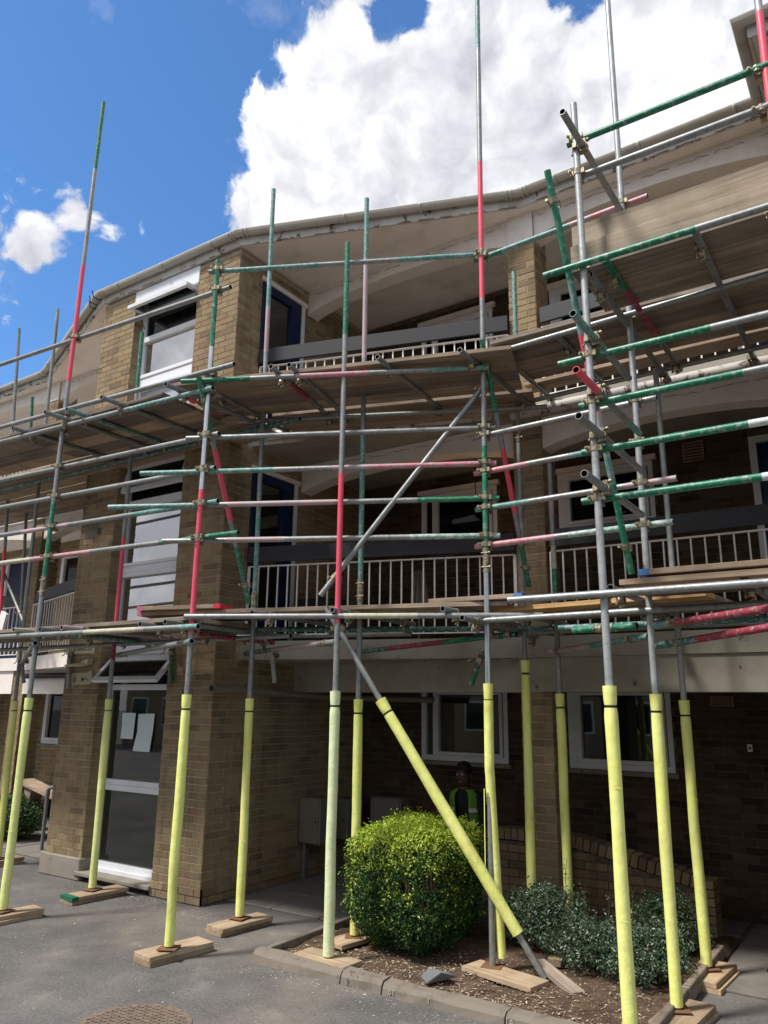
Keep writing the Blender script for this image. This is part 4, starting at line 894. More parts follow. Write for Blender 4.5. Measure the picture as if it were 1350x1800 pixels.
COUPLERS = [
((-1.038, -1.415, 4.352), (1.024, -1.287, 4.352)),
((1.024, -1.287, 4.352), (-1.038, -1.415, 4.352)),
((-1.038, -1.416, 4.028), (1.024, -1.286, 4.028)),
((1.024, -1.286, 4.028), (-1.038, -1.416, 4.028)),
((-1.039, -1.417, 3.704), (1.025, -1.286, 3.704)),
((1.025, -1.286, 3.704), (-1.039, -1.417, 3.704)),
((-1.04, -1.418, 3.39), (1.025, -1.286, 3.39)),
((1.025, -1.286, 3.39), (-1.04, -1.418, 3.39)),
((-1.035, -1.411, 5.841), (1.023, -1.288, 5.841)),
((1.023, -1.288, 5.841), (-1.035, -1.411, 5.841)),
((-1.037, -1.414, 4.945), (1.024, -1.287, 4.945)),
((1.024, -1.287, 4.945), (-1.037, -1.414, 4.945)),
((-1.037, -1.414, 4.768), (1.024, -1.287, 4.768)),
((1.024, -1.287, 4.768), (-1.037, -1.414, 4.768)),
((-1.041, -1.421, 2.584), (1.025, -1.285, 2.584)),
((1.025, -1.285, 2.584), (-1.041, -1.421, 2.584)),
((1.024, -1.287, 4.333), (3.304, -0.164, 4.333)),
((3.304, -0.164, 4.333), (1.024, -1.287, 4.333)),
((1.024, -1.286, 4.005), (3.302, -0.165, 4.005)),
((3.302, -0.165, 4.005), (1.024, -1.286, 4.005)),
((1.025, -1.286, 3.689), (3.301, -0.165, 3.689)),
((3.301, -0.165, 3.689), (1.025, -1.286, 3.689)),
((1.025, -1.286, 3.361), (3.299, -0.166, 3.361)),
((3.299, -0.166, 3.361), (1.025, -1.286, 3.361)),
((1.023, -1.288, 6.057), (3.311, -0.16, 6.057)),
((3.311, -0.16, 6.057), (1.023, -1.288, 6.057)),
((1.024, -1.287, 4.862), (3.306, -0.163, 4.862)),
((3.306, -0.163, 4.862), (1.024, -1.287, 4.862)),
((1.025, -1.285, 2.672), (3.296, -0.168, 2.672)),
((3.296, -0.168, 2.672), (1.025, -1.285, 2.672)),
((3.303, -0.164, 4.265), (4.631, -0.229, 4.265)),
((4.631, -0.229, 4.265), (3.303, -0.164, 4.265)),
((3.302, -0.165, 3.931), (4.63, -0.23, 3.931)),
((4.63, -0.23, 3.931), (3.302, -0.165, 3.931)),
((3.301, -0.166, 3.604), (4.629, -0.23, 3.604)),
((4.629, -0.23, 3.604), (3.301, -0.166, 3.604)),
((3.299, -0.166, 3.279), (4.628, -0.23, 3.279)),
((4.628, -0.23, 3.279), (3.299, -0.166, 3.279)),
((3.311, -0.16, 6.02), (4.637, -0.228, 6.02)),
((4.637, -0.228, 6.02), (3.311, -0.16, 6.02)),
((3.307, -0.163, 4.968), (4.633, -0.229, 4.968)),
((4.633, -0.229, 4.968), (3.307, -0.163, 4.968)),
((3.296, -0.168, 2.633), (4.626, -0.231, 2.633)),
((4.626, -0.231, 2.633), (3.296, -0.168, 2.633)),
((4.601, -1.207, 5.979), (5.8, -1.207, 5.979)),
((5.8, -1.15, 5.979), (4.6, -1.15, 5.979)),
((4.602, -1.206, 5.678), (5.8, -1.206, 5.678)),
((5.8, -1.15, 5.678), (4.6, -1.15, 5.678)),
((4.604, -1.205, 4.911), (5.8, -1.205, 4.911)),
((5.8, -1.15, 4.911), (4.6, -1.15, 4.911)),
((4.606, -1.205, 4.261), (5.8, -1.205, 4.261)),
((5.8, -1.15, 4.261), (4.6, -1.15, 4.261)),
((4.608, -1.204, 3.921), (5.8, -1.204, 3.921)),
((5.8, -1.15, 3.921), (4.6, -1.15, 3.921)),
((4.609, -1.204, 3.592), (5.8, -1.204, 3.592)),
((5.8, -1.15, 3.592), (4.6, -1.15, 3.592)),
((4.61, -1.204, 3.259), (5.8, -1.204, 3.259)),
((5.8, -1.15, 3.259), (4.6, -1.15, 3.259)),
((4.612, -1.203, 2.632), (5.8, -1.203, 2.632)),
((5.8, -1.15, 2.632), (4.6, -1.15, 2.632)),
((4.601, -1.207, 5.875), (4.601, -0.1, 5.875)),
((4.606, -1.205, 4.354), (4.606, -0.1, 4.354)),
((4.607, -1.204, 3.971), (4.607, -0.1, 3.971)),
((4.608, -1.204, 3.669), (4.608, -0.1, 3.669)),
((4.61, -1.204, 3.313), (4.61, -0.1, 3.313))]
# ------------------------------------------------------------------ scaffolding: one bolted assembly of tubes
scaf = empty('scaffolding', (2, -.8, 0), 'tube and coupler scaffolding with green, pink and bare steel tubes and yellow foam sleeves', 'scaffolding')
TM = {'foam': 'galv', 'rust': 'galv'}
RT = .0242
def scaffold_tube(name, p0, p1, bands):
    p0, p1 = Vector(p0), Vector(p1); d_ = p1 - p0; ln = d_.length
    bands = sorted([(max(0, min(1, t_)), TM.get(c, c)) for t_, c in bands]); bands[0] = (0, bands[0][1])
    if name == 'ledger': bands = [(t_, 'pinkl' if c == 'pink' else c) for t_, c in bands]
    if name == 'standard' and p0.x > 4.4: bands = [(t_, 'galv_light' if c == 'galv' else c) for t_, c in bands]
    mats = []; b_ = MB(); X, Y = frame(d_); seg = 14
    ts = [t_ for t_, c in bands] + [1.0]
    for i, (t_, c) in enumerate(bands):
        if c not in mats: mats.append(c)
        a, e_ = ts[i], ts[i + 1]
        if e_ - a < 1e-4: continue
        b_.tube(p0 + d_ * a, p0 + d_ * e_, RT, seg, mats.index(c), caps=False)
    mats.append('tube_inside')
    for s, base in ((0, p0), (1, p1)):
        dn = d_.normalized() * (1 if s == 0 else -1); vs = []
        for q, r in ((0, RT), (0, .0198), (.10, .0198)):
            for k in range(seg):
                g_ = 2 * math.pi * k / seg; vs.append(base + dn * q + (X * math.cos(g_) + Y * math.sin(g_)) * r)
        rim = [(k, (k + 1) % seg, seg + (k + 1) % seg, seg + k) for k in range(seg)]; ins = [(seg + k, seg + (k + 1) % seg, 2 * seg + (k + 1) % seg, 2 * seg + k) for k in range(seg)]
        b_.add(vs, rim, mats.index(bands[0 if s == 0 else -1][1])); b_.add(vs, ins + [tuple(2 * seg + k for k in range(seg))], len(mats) - 1)
    o = b_.build(name, mats, scaf)
    return o
# coupler: two hinged bands at right angles with bolts, nuts and flap ends
def band(b_, c, ax, r=.030, w=.042):
    c = Vector(c); ax = Vector(ax); X, Y = frame(ax); seg = 12; vs = []
    for q, rr in ((-w / 2, RT), (-w / 2, r), (w / 2, r), (w / 2, RT)):
        for k in range(seg):
            g_ = 2 * math.pi * k / seg; vs.append(c + ax * q + (X * math.cos(g_) + Y * math.sin(g_)) * rr)
    b_.add(vs, [(j * seg + k, j * seg + (k + 1) % seg, (j + 1) * seg + (k + 1) % seg, (j + 1) * seg + k) for j in range(3) for k in range(seg)])
cb = MB()
band(cb, (0, 0, 0), (0, 0, 1)); band(cb, (0, .055, 0), (1, 0, 0))
cb.box(-.052, -.028, -.012, .022, -.019, .019); cb.box(.028, .050, -.012, .016, -.019, .019)
cb.tube((-.045, -.052, 0), (-.045, .03, 0), .0065, 6); cb.tube((-.045, -.044, 0), (-.045, -.028, 0), .013, 6)
cb.box(-.019, .019, .045, .075, .028, .048); cb.tube((0, .02, .042), (0, .10, .042), .006, 6); cb.tube((0, .082, .042), (0, .096, .042), .012, 6); cb.box(-.02, .02, .03, .08, -.047, -.029)
COUP = cb.mesh('coupler', 'coupler')
sb_ = MB(); band(sb_, (0, 0, 0), (1, 0, 0)); band(sb_, (0, 0, -.052), (0, 1, 0), w=.038); sb_.box(-.018, .018, -.014, .014, -.048, -.006)
sb_.tube((.0, .036, .02), (.0, .036, -.085), .006, 6); sb_.tube((0, .036, -.066), (0, .036, -.082), .012, 6); sb_.box(-.018, .018, .026, .048, -.02, .02); sb_.tube((.0, -.02, -.085), (.0, .02, -.105), .013, 6, r2=.004)
COUP2 = sb_.mesh('coupler', 'coupler')
tubes = []; KEY = {}
for kind, note, p0, p1, bands in TUBES:
    if kind == 'standard' and p0[2] < .3:
        p0 = (p0[0], p0[1], p0[2])
    o = scaffold_tube({'tie': 'tie_tube'}.get(kind, kind), p0, p1, bands)
    tubes.append((kind, note, Vector(p0), Vector(p1), o))
    if kind == 'standard': KEY[note] = (Vector(p0), Vector(p1), o)
# couplers where rails meet the standards
for a, b2 in COUPLERS:
    a, b2 = Vector(a), Vector(b2); best = min(KEY, key=lambda k: (KEY[k][0].xy - a.xy).length); d_ = b2 - a; ang = math.atan2(d_.y, d_.x)
    n_ = Vector((-d_.y, d_.x, 0)).normalized()
    side = 1 if n_.y > 0 else -1
    if side < 0: ang += math.pi
    inst('coupler', COUP, KEY[best][2], a, (random.uniform(-.03, .03), 0, ang))
for kind, note, p0, p1, o in tubes:
    if kind == 'transom' and note.startswith('deck'):
        d_ = (p1 - p0).normalized(); ang = math.atan2(d_.y, d_.x)
        for q in (.24, (p1 - p0).length - .16): inst('coupler', COUP2, o, p0 + d_ * q, (0, 0, ang))
    elif kind == 'transom':
        d_ = (p1 - p0).normalized()
        for yy in (-1.2, -.23):
            if p0.y < yy < p1.y: inst('coupler', COUP, o, (p0.x - .052, yy, p0.z), (0, 0, -math.pi / 2))
    elif kind == 'brace' or note == 'tie':
        d_ = (p1 - p0).normalized(); X, Y = frame(d_)
        for q in ((.22 if note != 'long brace' else .08), (p1 - p0).length - (.2 if 'foam' not in note else 3.0)):
            c = o; b_ = MB(); band(b_, p0 + d_ * q, d_, r=.031); band(b_, p0 + d_ * q + Vector((0, .052, 0)), (0, 0, 1), r=.031)
            b_.tube(p0 + d_ * q + Vector((-.04, -.03, 0)), p0 + d_ * q + Vector((-.04, .06, 0)), .0065, 6); b_.tube(p0 + d_ * q + Vector((-.04, -.04, 0)), p0 + d_ * q + Vector((-.04, -.025, 0)), .012, 6)
            if q > 0: b_.build('coupler', 'coupler', o)
    elif note == 'drop':
        b_ = MB(); d_ = (p1 - p0).normalized(); band(b_, p0 + d_ * .05, d_, r=.032); band(b_, p0 + d_ * .0 + Vector((0, .05, 0)), (1, 0, 0), r=.032)
        b_.path([p0 + Vector((0, -.02, .03)), p0 + Vector((-.05, -.03, .02)), p0 + Vector((-.08, -.03, -.04)), p0 + Vector((-.12, -.03, -.05))], .006, 6); b_.build('coupler', 'coupler', o)
# joint sleeves on standards
for k, z in (('O0', 3.08), ('O3', 3.14), ('I1', 2.92), ('I2', 2.98), ('I930', 4.6)):
    p0, p1, o = KEY[k]; t_ = (z - p0.z) / (p1.z - p0.z); q = p0.lerp(p1, t_); b_ = MB(); b_.tube(q - Vector((0, 0, .10)), q + Vector((0, 0, .10)), .031, 8)
    for s in (-.06, .06): b_.tube(q + Vector((-.03, -.03, s)), q + Vector((.045, -.02, s)), .006, 6); b_.tube(q + Vector((.036, -.021, s)), q + Vector((.05, -.02, s)), .012, 6)
    b_.build('joint_sleeve', 'coupler', o)
# base plates and foam sleeves
def foam_sleeve(par, p0, p1, mt, r=.040, kinks=2, seed=0, name='foam_sleeve', collar=.12):
    rn = random.Random(seed); d_ = (p1 - p0); ln = d_.length; dn = d_.normalized(); X, Y = frame(dn); n_ = 34; pts = []; rr = []
    kk = [(rn.uniform(.2, .8), rn.uniform(-.0075, .0075), rn.uniform(-.006, .006)) for _ in range(kinks)]
    for i in range(n_ + 1):
        t_ = i / n_; s = ln * t_; ox = oy = 0
        for kt, kx, ky in kk: w_ = max(0, 1 - abs(t_ - kt) / .22); ox += kx * w_; oy += ky * w_
        fade = min(1, (1 - t_) * 8, t_ * 8 + .0)
        pts.append(p0 + d_ * t_ + X * ox * fade + Y * oy * fade); rr.append(r * (1 + .045 * math.sin(7 * t_ + seed) + rn.uniform(-.012, .012)))
    # a pinch where a tie holds the collar
    tc_ = 1 - collar / ln; b_ = MB()
    lo = [q for i, q in enumerate(pts) if i / n_ < tc_]; lr = rr[:len(lo)]; lo.append(p0 + d_ * (tc_ - .004)); lr.append(r * .93)
    b_.path(lo, lr, 14); top0 = p0 + d_ * (tc_ + .004); b_.path([top0, top0.lerp(p1, .3), p1 + X * rn.uniform(-.003, .003)], [r * .92, r * 1.0, r * 1.06], 14)
    o = b_.build(name, mt, par); MB().tube(p0 + d_ * (tc_ - .0030), p0 + d_ * (tc_ + .0030), r * .86, 12).build('cable_tie', 'black', o)
    for kt, kx, ky in kk:
        q = p0 + d_ * kt
        b_ = MB(); X2 = X; b_.path([q + X2 * (r * 1.02 * math.cos(a)) + Y * (r * 1.02 * math.sin(a)) + X * kx + Y * ky for a in [rn.uniform(0, .3) + math.pi * j / 8 + math.pi for j in range(8)]], .0014, 4)
        b_.build('crease', mt, o)
    return o
FO = {'O0': 'foam_lime', 'O1': 'foam_yellow', 'O2': 'foam_pale', 'O3': 'foam_yellow', 'O4': 'foam_yellow', 'S5': 'foam_yellow', 'S6': 'foam_yellow', 'I0': 'foam_lime', 'I1': 'foam_yellow', 'I2': 'foam_yellow', 'I930': 'foam_yellow', 'I1003': 'foam_yellow', 'L1': 'foam_yellow', 'O6': 'foam_yellow'}
TOP = {'O0': 1.98, 'O1': 2.02, 'O2': 2.06, 'O3': 2.13, 'O4': 2.08, 'S5': 2.05, 'S6': 2.02, 'I0': 1.98, 'I1': 2.0, 'I2': 2.0, 'I930': 2.37, 'I1003': 2.07, 'L1': 1.95, 'O6': 2.05}
for i, (k, mt) in enumerate(FO.items()):
    p0, p1, o = KEY[k]; zb = p0.z + .012
    def at_z(z): return p0.lerp(p1, (z - p0.z) / (p1.z - p0.z))
    if k == 'O3':     # this sleeve has split open and hangs away from its tube
        b_ = MB(); pts = []; rr = []
        for j in range(26):
            t_ = j / 25; z = 2.0 - 1.86 * t_; q = at_z(z); dv = .052 * max(0, (t_ - .35) / .65); pts.append(q + Vector((dv * 1.0, dv * .75 + (0 if t_ < .3 else .012), 0))); rr.append(.0385 - .006 * max(0, t_ - .3))
        b_.path(pts, rr, 14); b_.path([at_z(2.008), at_z(2.06), at_z(2.13)], [.036, .039, .041], 14); fo = b_.build('foam_sleeve', mt, o)
        MB().tube(at_z(2.001), at_z(2.007), .034, 12).build('cable_tie', 'black', fo)
        b_ = MB()
        for j in range(11):
            t_ = .36 + .03 * j; z = 2.0 - 1.86 * t_; q = at_z(z); a = q + Vector((-.038, -.030, 0)); b_.add([a, a + Vector((.012, -.01, 0)), a + Vector((.012, -.01, -.058)), a + Vector((0, 0, -.058))], [(0, 1, 2, 3)])
        b_.build('torn_flap', mt, fo)
    else: foam_sleeve(o, at_z(zb), at_z(TOP[k]), mt, seed=i * 3 + 1, r=.0395 if k != 'O2' else .041)
    b_ = MB(); ang = (.1, .5, .75, .2)[i % 4]; c, s = math.cos(ang), math.sin(ang)
    b_.obox((p0.x, p0.y, p0.z - .003), (c, s, 0), (-s, c, 0), (0, 0, 1), .075, .075, .003); b_.build('base_plate', 'rust', o)
tb = [t_ for t_ in tubes if t_[1] == 'foot brace foam'][0]
foam_sleeve(tb[4], tb[2].lerp(tb[3], .897), tb[2].lerp(tb[3], .285), 'foam_yellow', r=.045, seed=5, kinks=1)

# ------------------------------------------------------------------ timber boards (each lies loose: a thing of its own)
used = set()
def board(a, d_, ln, z_top, label, mt='board_old', w=.222, th=.038, group=None, tilt=0., ends=(None, None), name='scaffold_board', cat='scaffold board', roll=0., edge=False):
    """a: corner-line start of the board's centre line (x,y), d_: direction"""
    d_ = Vector((*d_, 0)).normalized(); n_ = Vector((-d_.y, d_.x, 0)); ang = math.atan2(d_.y, d_.x)
    b_ = MB(); K = 1; wv = random.uniform(-.003, .003)
    hy, hz = (w / 2, th / 2)
    b_.obox((ln / 2, 0, 0), (1, 0, 0), (0, 1, 0), (0, 0, 1), ln / 2, hy, hz)
    me = b_.mesh(name, mt); o = bpy.data.objects.new(name, me); COL.objects.link(o)
    o.location = (a[0], a[1], z_top - th / 2 if not edge else z_top - w / 2)
    o.rotation_mode = 'ZYX' if False else 'XYZ'
    M_ = Matrix.Rotation(ang, 4, 'Z') @ Matrix.Rotation(-tilt, 4, 'Y') @ Matrix.Rotation(roll + (math.pi / 2 if edge else 0), 4, 'X')
    o.rotation_euler = M_.to_euler()
    mo = o.modifiers.new('bevel', 'BEVEL'); mo.width = .004; mo.segments = 2
    assert label not in used, label
    used.add(label); tag(o, label, cat, group)
    for k, c in enumerate(ends):
        if not c: continue
        b2 = MB(); L0 = -.0015 if k == 0 else ln - .07; L1 = .07 if k == 0 else ln + .0015
        b2.obox(((L0 + L1) / 2, 0, 0), (1, 0, 0), (0, 1, 0), (0, 0, 1), (L1 - L0) / 2, hy + .0015, hz + .0015)
        e_ = bpy.data.objects.new('painted_end', b2.mesh('painted_end', c)); COL.objects.link(e_); e_.parent = o
    return o
ORD = ['outermost', 'second from outside', 'third from outside', 'fourth from outside', 'fifth from outside', 'innermost']
MT3 = ['board_mid', 'board_old', 'board_old', 'board_mid', 'board_old', 'board_old']
def deck(a, d_, ln, z, n_, where, grp, mats=None, split=None, ends=None, gap=.008, jit=.05):
    dv = Vector((*d_, 0)).normalized(); nv = Vector((-dv.y, dv.x, 0))
    if nv.y < 0: nv = -nv
    for k in range(n_):
        q = Vector((*a, 0)) + nv * (.111 + k * (.222 + gap)); runs = [(0, ln)] if not split else [(0, split), (split + .006, ln)]
        for j, (s0, s1) in enumerate(runs):
            half = '' if len(runs) == 1 else (', left half' if j == 0 else ', right half')
            js = random.uniform(-jit, jit) if k and j == 0 else 0
            st = q + dv * (s0 + js)
            zz = z + random.uniform(-.003, .003)
            e_ = (ends or {}).get((k, j), (None, None))
            mt = (mats or MT3)[(k + j) % len(mats or MT3)]
            lb = f'{"tan" if mt == "board_mid" else ("fresh orange" if mt == "board_new" else "weathered grey")} board, {ORD[k]}, {where}{half}'
            board((st.x, st.y), dv.xy, s1 - s0 - js, zz, lb, mt, group=grp, ends=e_)
GU, GL = 'scaffold boards of the upper deck', 'scaffold boards of the lower deck'
deck((-4.3, -1.56), (4.7, .24), 4.72, 4.895, 4, 'upper deck on the left', GU, split=2.3)
deck((-7.0, .20), (1, 0), 4.25, 4.90, 4, 'far left upper deck before the balcony', GU, mats=['board_mid', 'board_old'])
deck((-6.4, -.50), (1, 0), 7.0, 4.90, 3, 'inner strip of upper deck on the left', GU, mats=['board_mid', 'board_old'])
deck((.50, -1.31), (3.06, 1.0), 3.30, 4.972, 4, 'slanting upper deck before the balcony', GU, mats=['board_mid', 'board_mid', 'board_old', 'board_mid'], ends={(0, 0): ('paint_pink', None), (1, 0): ('paint_red', None)})
deck((.80, -.17), (2.2, .72), 2.75, 4.972, 3, 'inner strip of slanting upper deck', GU, mats=['board_mid'])
deck((3.42, -.25), (1, 0.02), 3.3, 5.085, 4, 'upper deck right of the bay', GU, mats=['board_old', 'board_old', 'board_mid', 'board_old'])
deck((3.3, .74), (1, 0), 3.4, 5.08, 1, 'inner strip of upper deck on the right', GU, mats=['board_mid'])
deck((4.46, -1.04), (1, 0), 2.6, 5.035, 3, 'upper deck nearest the camera', GU, mats=['board_old'])
board((4.46, -1.02), (1, .0), 2.6, 5.215, 'lower toe board standing on edge along the nearest upper deck', 'toe_wood', w=.172, group='toe boards of the upper deck', edge=True)
board((4.47, -1.00), (1, .0), 2.6, 5.385, 'upper toe board standing on edge along the nearest upper deck', 'toe_wood', w=.165, group='toe boards of the upper deck', edge=True)
deck((-4.3, -1.22), (5.2, .06), 5.1, 2.708, 4, 'lower deck on the left', GL, split=2.9, mats=['board_mid', 'board_old'])
deck((.0, -1.06), (3.45, .96), 3.58, 2.80, 3, 'slanting lower deck before the balcony', GL, mats=['board_mid', 'board_mid', 'board_old'], ends={(0, 0): ('paint_pink', None), (1, 0): ('paint_red', None)})
board((.02, -1.0), (3.45, .96), .9, 2.842, 'short purple ended board lying on the left end of the slanting lower deck', 'board_mid', group=None, ends=('paint_pink', 'paint_red'))
deck((3.26, .03), (1, -.10), 1.75, 2.765, 4, 'lower deck right of the middle standard', GL, mats=['board_new', 'board_old', 'board_mid', 'board_old'])
board((2.75, -.1), (1, .06), .85, 2.845, 'short board with a blue end beside the chrome standard on the lower deck', 'board_mid', ends=(None, 'paint_blue'))
deck((4.62, -.90), (1, 0), 2.5, 2.772, 3, 'lower deck nearest the camera', GL, mats=['board_mid', 'board_mid', 'board_old'])
board((4.74, -.76), (1, .0), 2.3, 2.83, 'blue ended loose board stacked on the nearest lower deck', 'board_mid', ends=('paint_blue', None))
board((4.70, -.50), (1, .03), 2.3, 2.86, 'pale loose board stacked behind the blue ended one', 'board_old', tilt=.0)
# red and grey plates at board ends and clutter under the decks
b_ = MB(); b_.box(5.0, 5.9, -.6, -.2, 2.81, 2.812)
# ---- sole boards under the base plates
def soles(c, ang, n_, ln, z0, labels, w=.225, mt='sole_wood', th=.036, ends=None):
    for k in range(n_):
        a = ang + random.uniform(-.10, .10) * (k > 0); d_ = (math.cos(a), math.sin(a)); q = (c[0] - d_[0] * ln / 2 + random.uniform(-.03, .03) * (k > 0), c[1] - d_[1] * ln / 2)
        board(q, d_, ln + random.uniform(-.02, .02), z0 + th * (k + 1) + .001 * k, labels[k], mt, w=w, th=th, group='timber sole boards under the standards', name='sole_board', cat='sole board', ends=ends if ends and k == n_ - 1 else (None, None))
def two(s): return ['lower sole board ' + s, 'upper sole board ' + s]
soles((-1.10, -.42), rad(88), 2, .62, 0, two('below the lime sleeved pole by the tall glazed screen'), ends=('paint_green', None))
soles((1.0, -1.19), rad(83), 2, .60, 0, two('under the yellow pole before the right brick pier'))
soles((.86, -.33), rad(84), 2, .58, 0, two('under the yellow pole at the paving edge'))
soles((-1.0, -1.42), rad(86), 2, .60, 0, two('under the leaning lime pole at the far left'))
soles((-3.42, -.1), rad(88), 2, .55, 0, two('at the left edge by the concrete plinth'))
soles((2.17, -.74), rad(-4), 1, .52, .055, ['flat pale board on the soil under the pale green pole'])
soles((3.42, -.26), rad(-12), 1, .62, .05, ['flat pale board on the soil under the bare foot of the split sleeve pole'])
soles((4.66, -.24), rad(84), 2, .56, .0, two('beneath the yellow pole by the right timber edging'), w=.25)
soles((4.64, .74), rad(86), 2, .56, .0, two('in the shade by the end of the low wall'), w=.25)
soles((2.02, -.17), rad(80), 1, .5, .05, ['half buried sole board behind the clipped bush'])
soles((4.62, -1.2), rad(80), 1, .5, .03, ['sole board under the nearest yellow pole below the picture'])
soles((3.18, .82), rad(10), 1, .5, .05, ['sole board behind the low grey shrubs']); soles((3.48, .90), rad(50), 1, .4, .09, ['second sole board behind the low grey shrubs'])
board((3.55, .06), (.75, -.62), .58, .125, 'dark weathered board tilted against the foot of the foam wrapped raking brace', 'board_old', w=.10, th=.04, name='loose_board', cat='board', tilt=-.07)
# ------------------------------------------------------------------ ground works
YK = -.87
bed = MB(); nx, ny = 60, 44; vs = []; X0, X1, Y0, Y1 = 1.66, 4.62, YK + .05, 2.0
for j in range(ny + 1):
    for i in range(nx + 1):
        x = X0 + (X1 - X0) * i / nx; y = Y0 + (Y1 - Y0) * j / ny; ed = min(i, nx - i, j, ny - j)
        z = .045 + .035 * mnoise.noise(Vector((x * 2.2, y * 2.2, 0))) + .018 * mnoise.noise(Vector((x * 9, y * 9, 3))) + .012 * mnoise.noise(Vector((x * 25, y * 25, 5)))
        vs.append((x, y, max(.012, z) if ed else .012))
bed.add(vs, [(j * (nx + 1) + i, j * (nx + 1) + i + 1, (j + 1) * (nx + 1) + i + 1, (j + 1) * (nx + 1) + i) for j in range(ny) for i in range(nx)], 0, True)
tag(bed.build('soil_bed', 'soil', org=(3.1, .5, 0)), kind='structure')
def bedz(x, y): return max(.012, .045 + .035 * mnoise.noise(Vector((x * 2.2, y * 2.2, 0))) + .018 * mnoise.noise(Vector((x * 9, y * 9, 3))))
kb = empty('kerb', (1.6, -.9, 0), kind='structure')
x = 1.58; lens = [.86, .36, .94, .92, .9, .9]
for k, l_ in enumerate(lens):
    a = x + .006; c = min(x + l_ - .006, 4.75); x += l_
    if c - a < .1: break
    b_ = MB(); jz = random.uniform(-.006, .006)
    pr = [(YK - .065, 0), (YK - .056, .055 + jz), (YK - .030, .082 + jz), (YK + .055, .085 + jz), (YK + .06, 0)]; K = 8; vs = []
    for i in range(K + 1):
        xx = a + (c - a) * i / K
        for (y, z) in pr: vs.append((xx, y + .007 * mnoise.noise(Vector((xx * 6, y * 9, z * 20))), max(0, z + (.012 * mnoise.noise(Vector((xx * 8, 2, y * 8))) if z > .02 else 0))))
    m_ = len(pr); b_.add(vs, [(i * m_ + q, (i + 1) * m_ + q, (i + 1) * m_ + q + 1, i * m_ + q + 1) for i in range(K) for q in range(m_ - 1)] + [tuple(range(m_)), tuple(K * m_ + q for q in reversed(range(m_)))])
    b_.build('kerb_stone', 'kerb_stone', kb, fix=True)
y = YK + .075
for k in range(4):
    b_ = MB(); b_.box(1.60, 1.655, y + .004, y + .72, 0, .085 + .004 * (k % 2)); b_.build('kerb_stone', 'kerb_stone', kb, bevel=.006); y += .725
    if y > 1.6: break
for t_, xx in (('01', 2.86), ('1', 3.17), ('1A', 3.74)):
    letters(t_, .055, 'chalk', kb, (xx, YK - .0665, .018), ext=.0012)
te = empty('timber_edging', (4.6, .1, 0), kind='structure')
for k, (y0, y1) in enumerate(((-.80, .12), (.13, 1.3))):
    b_ = MB(); b_.box(4.56, 4.615, y0, y1, 0, .115); b_.build('edging_board', 'board_old', te, bevel=.006)
pv_ = empty('paving', (.8, 1.4, 0), kind='structure')
def paveset(x0, x1, y0, y1, sx, sy):
    j = 0; y = y0
    while y < y1 - .05:
        x = x0 - (.3 if j % 2 else 0)
        while x < x1 - .02:
            a, c = max(x, x0), min(x + sx, x1)
            if c - a > .08:
                b_ = MB(); h = .018 + random.uniform(-.003, .003); b_.box(a + .005, c - .005, y + .005, min(y + sy, y1) - .005, 0, h); b_.build('paving_slab', 'paving', pv_, bevel=.004)
            x += sx
        y += sy; j += 1
paveset(.05, 1.59, .32, 2.6, .6, .6); paveset(4.64, 6.9, .55, 2.6, .6, .6); paveset(-5.5, -2.7, .45, 2.6, .6, .6); paveset(1.6, 4.64, 2.06, 2.6, .75, .54)
# grit and debris
def flakes(n_, fn, smin, smax, name, mt, flat=.25):
    b_ = MB()
    for k in range(n_):
        x, y, z = fn(); a = random.uniform(0, 6.28); s = random.uniform(smin, smax); w = s * random.uniform(.15, .5); t_ = random.uniform(-flat, flat)
        X = Vector((math.cos(a), math.sin(a), t_)); Y = Vector((-math.sin(a), math.cos(a), random.uniform(-flat, flat))); c = Vector((x, y, z + s * abs(t_) * .5 + .001))
        b_.add([c - X * s / 2 - Y * w * .3, c + Y * w * .5, c + X * s / 2, c - Y * w * .5, c + Vector((0, 0, w * .4))], [(0, 3, 2, 1), (0, 4, 1), (0, 3, 4), (3, 2, 4), (2, 1, 4)])
    tag(b_.build(name, mt, org=(0, 0, 0)), kind='stuff'); return b_
def g_asph():
    while True:
        x, y = random.uniform(-2.6, 4.8), random.uniform(-4.2, -.02)
        if y < YK - .09 or x < 1.5: break
    if random.random() < .45:
        if random.random() < .5: x, y = random.uniform(-1.9, .4), -abs(random.gauss(0, .25)) - .05
        else: x, y = random.uniform(1.8, 4.6), YK - .08 - abs(random.gauss(0, .12))
    return x, y, 0
flakes(1700, g_asph, .004, .018, 'plaster_grit', 'grit')
flakes(60, g_asph, .02, .04, 'plaster_flakes', 'grit')
def g_bed():
    x, y = random.uniform(1.75, 4.5), YK + .08 + abs(random.gauss(0, .45))
    if y > 1.4: y = random.uniform(YK + .08, 0)
    return x, y, bedz(x, y) + .006
flakes(2400, g_bed, .006, .034, 'wood_chips', 'chip', .4)
b_ = MB()
for k in range(14):
    x, y = random.uniform(3.2, 4.4), random.uniform(YK + .1, -.3); a = random.uniform(0, 3.1); l_ = random.uniform(.06, .2); z = bedz(x, y) + .01
    b_.path([(x, y, z), (x + l_ * .5 * math.cos(a), y + l_ * .5 * math.sin(a), z + .015), (x + l_ * math.cos(a + .3), y + l_ * math.sin(a + .3), z + .004)], .003, 5)
tag(b_.build('fallen_twigs', 'twig', org=(3.8, -.5, 0)), kind='stuff')
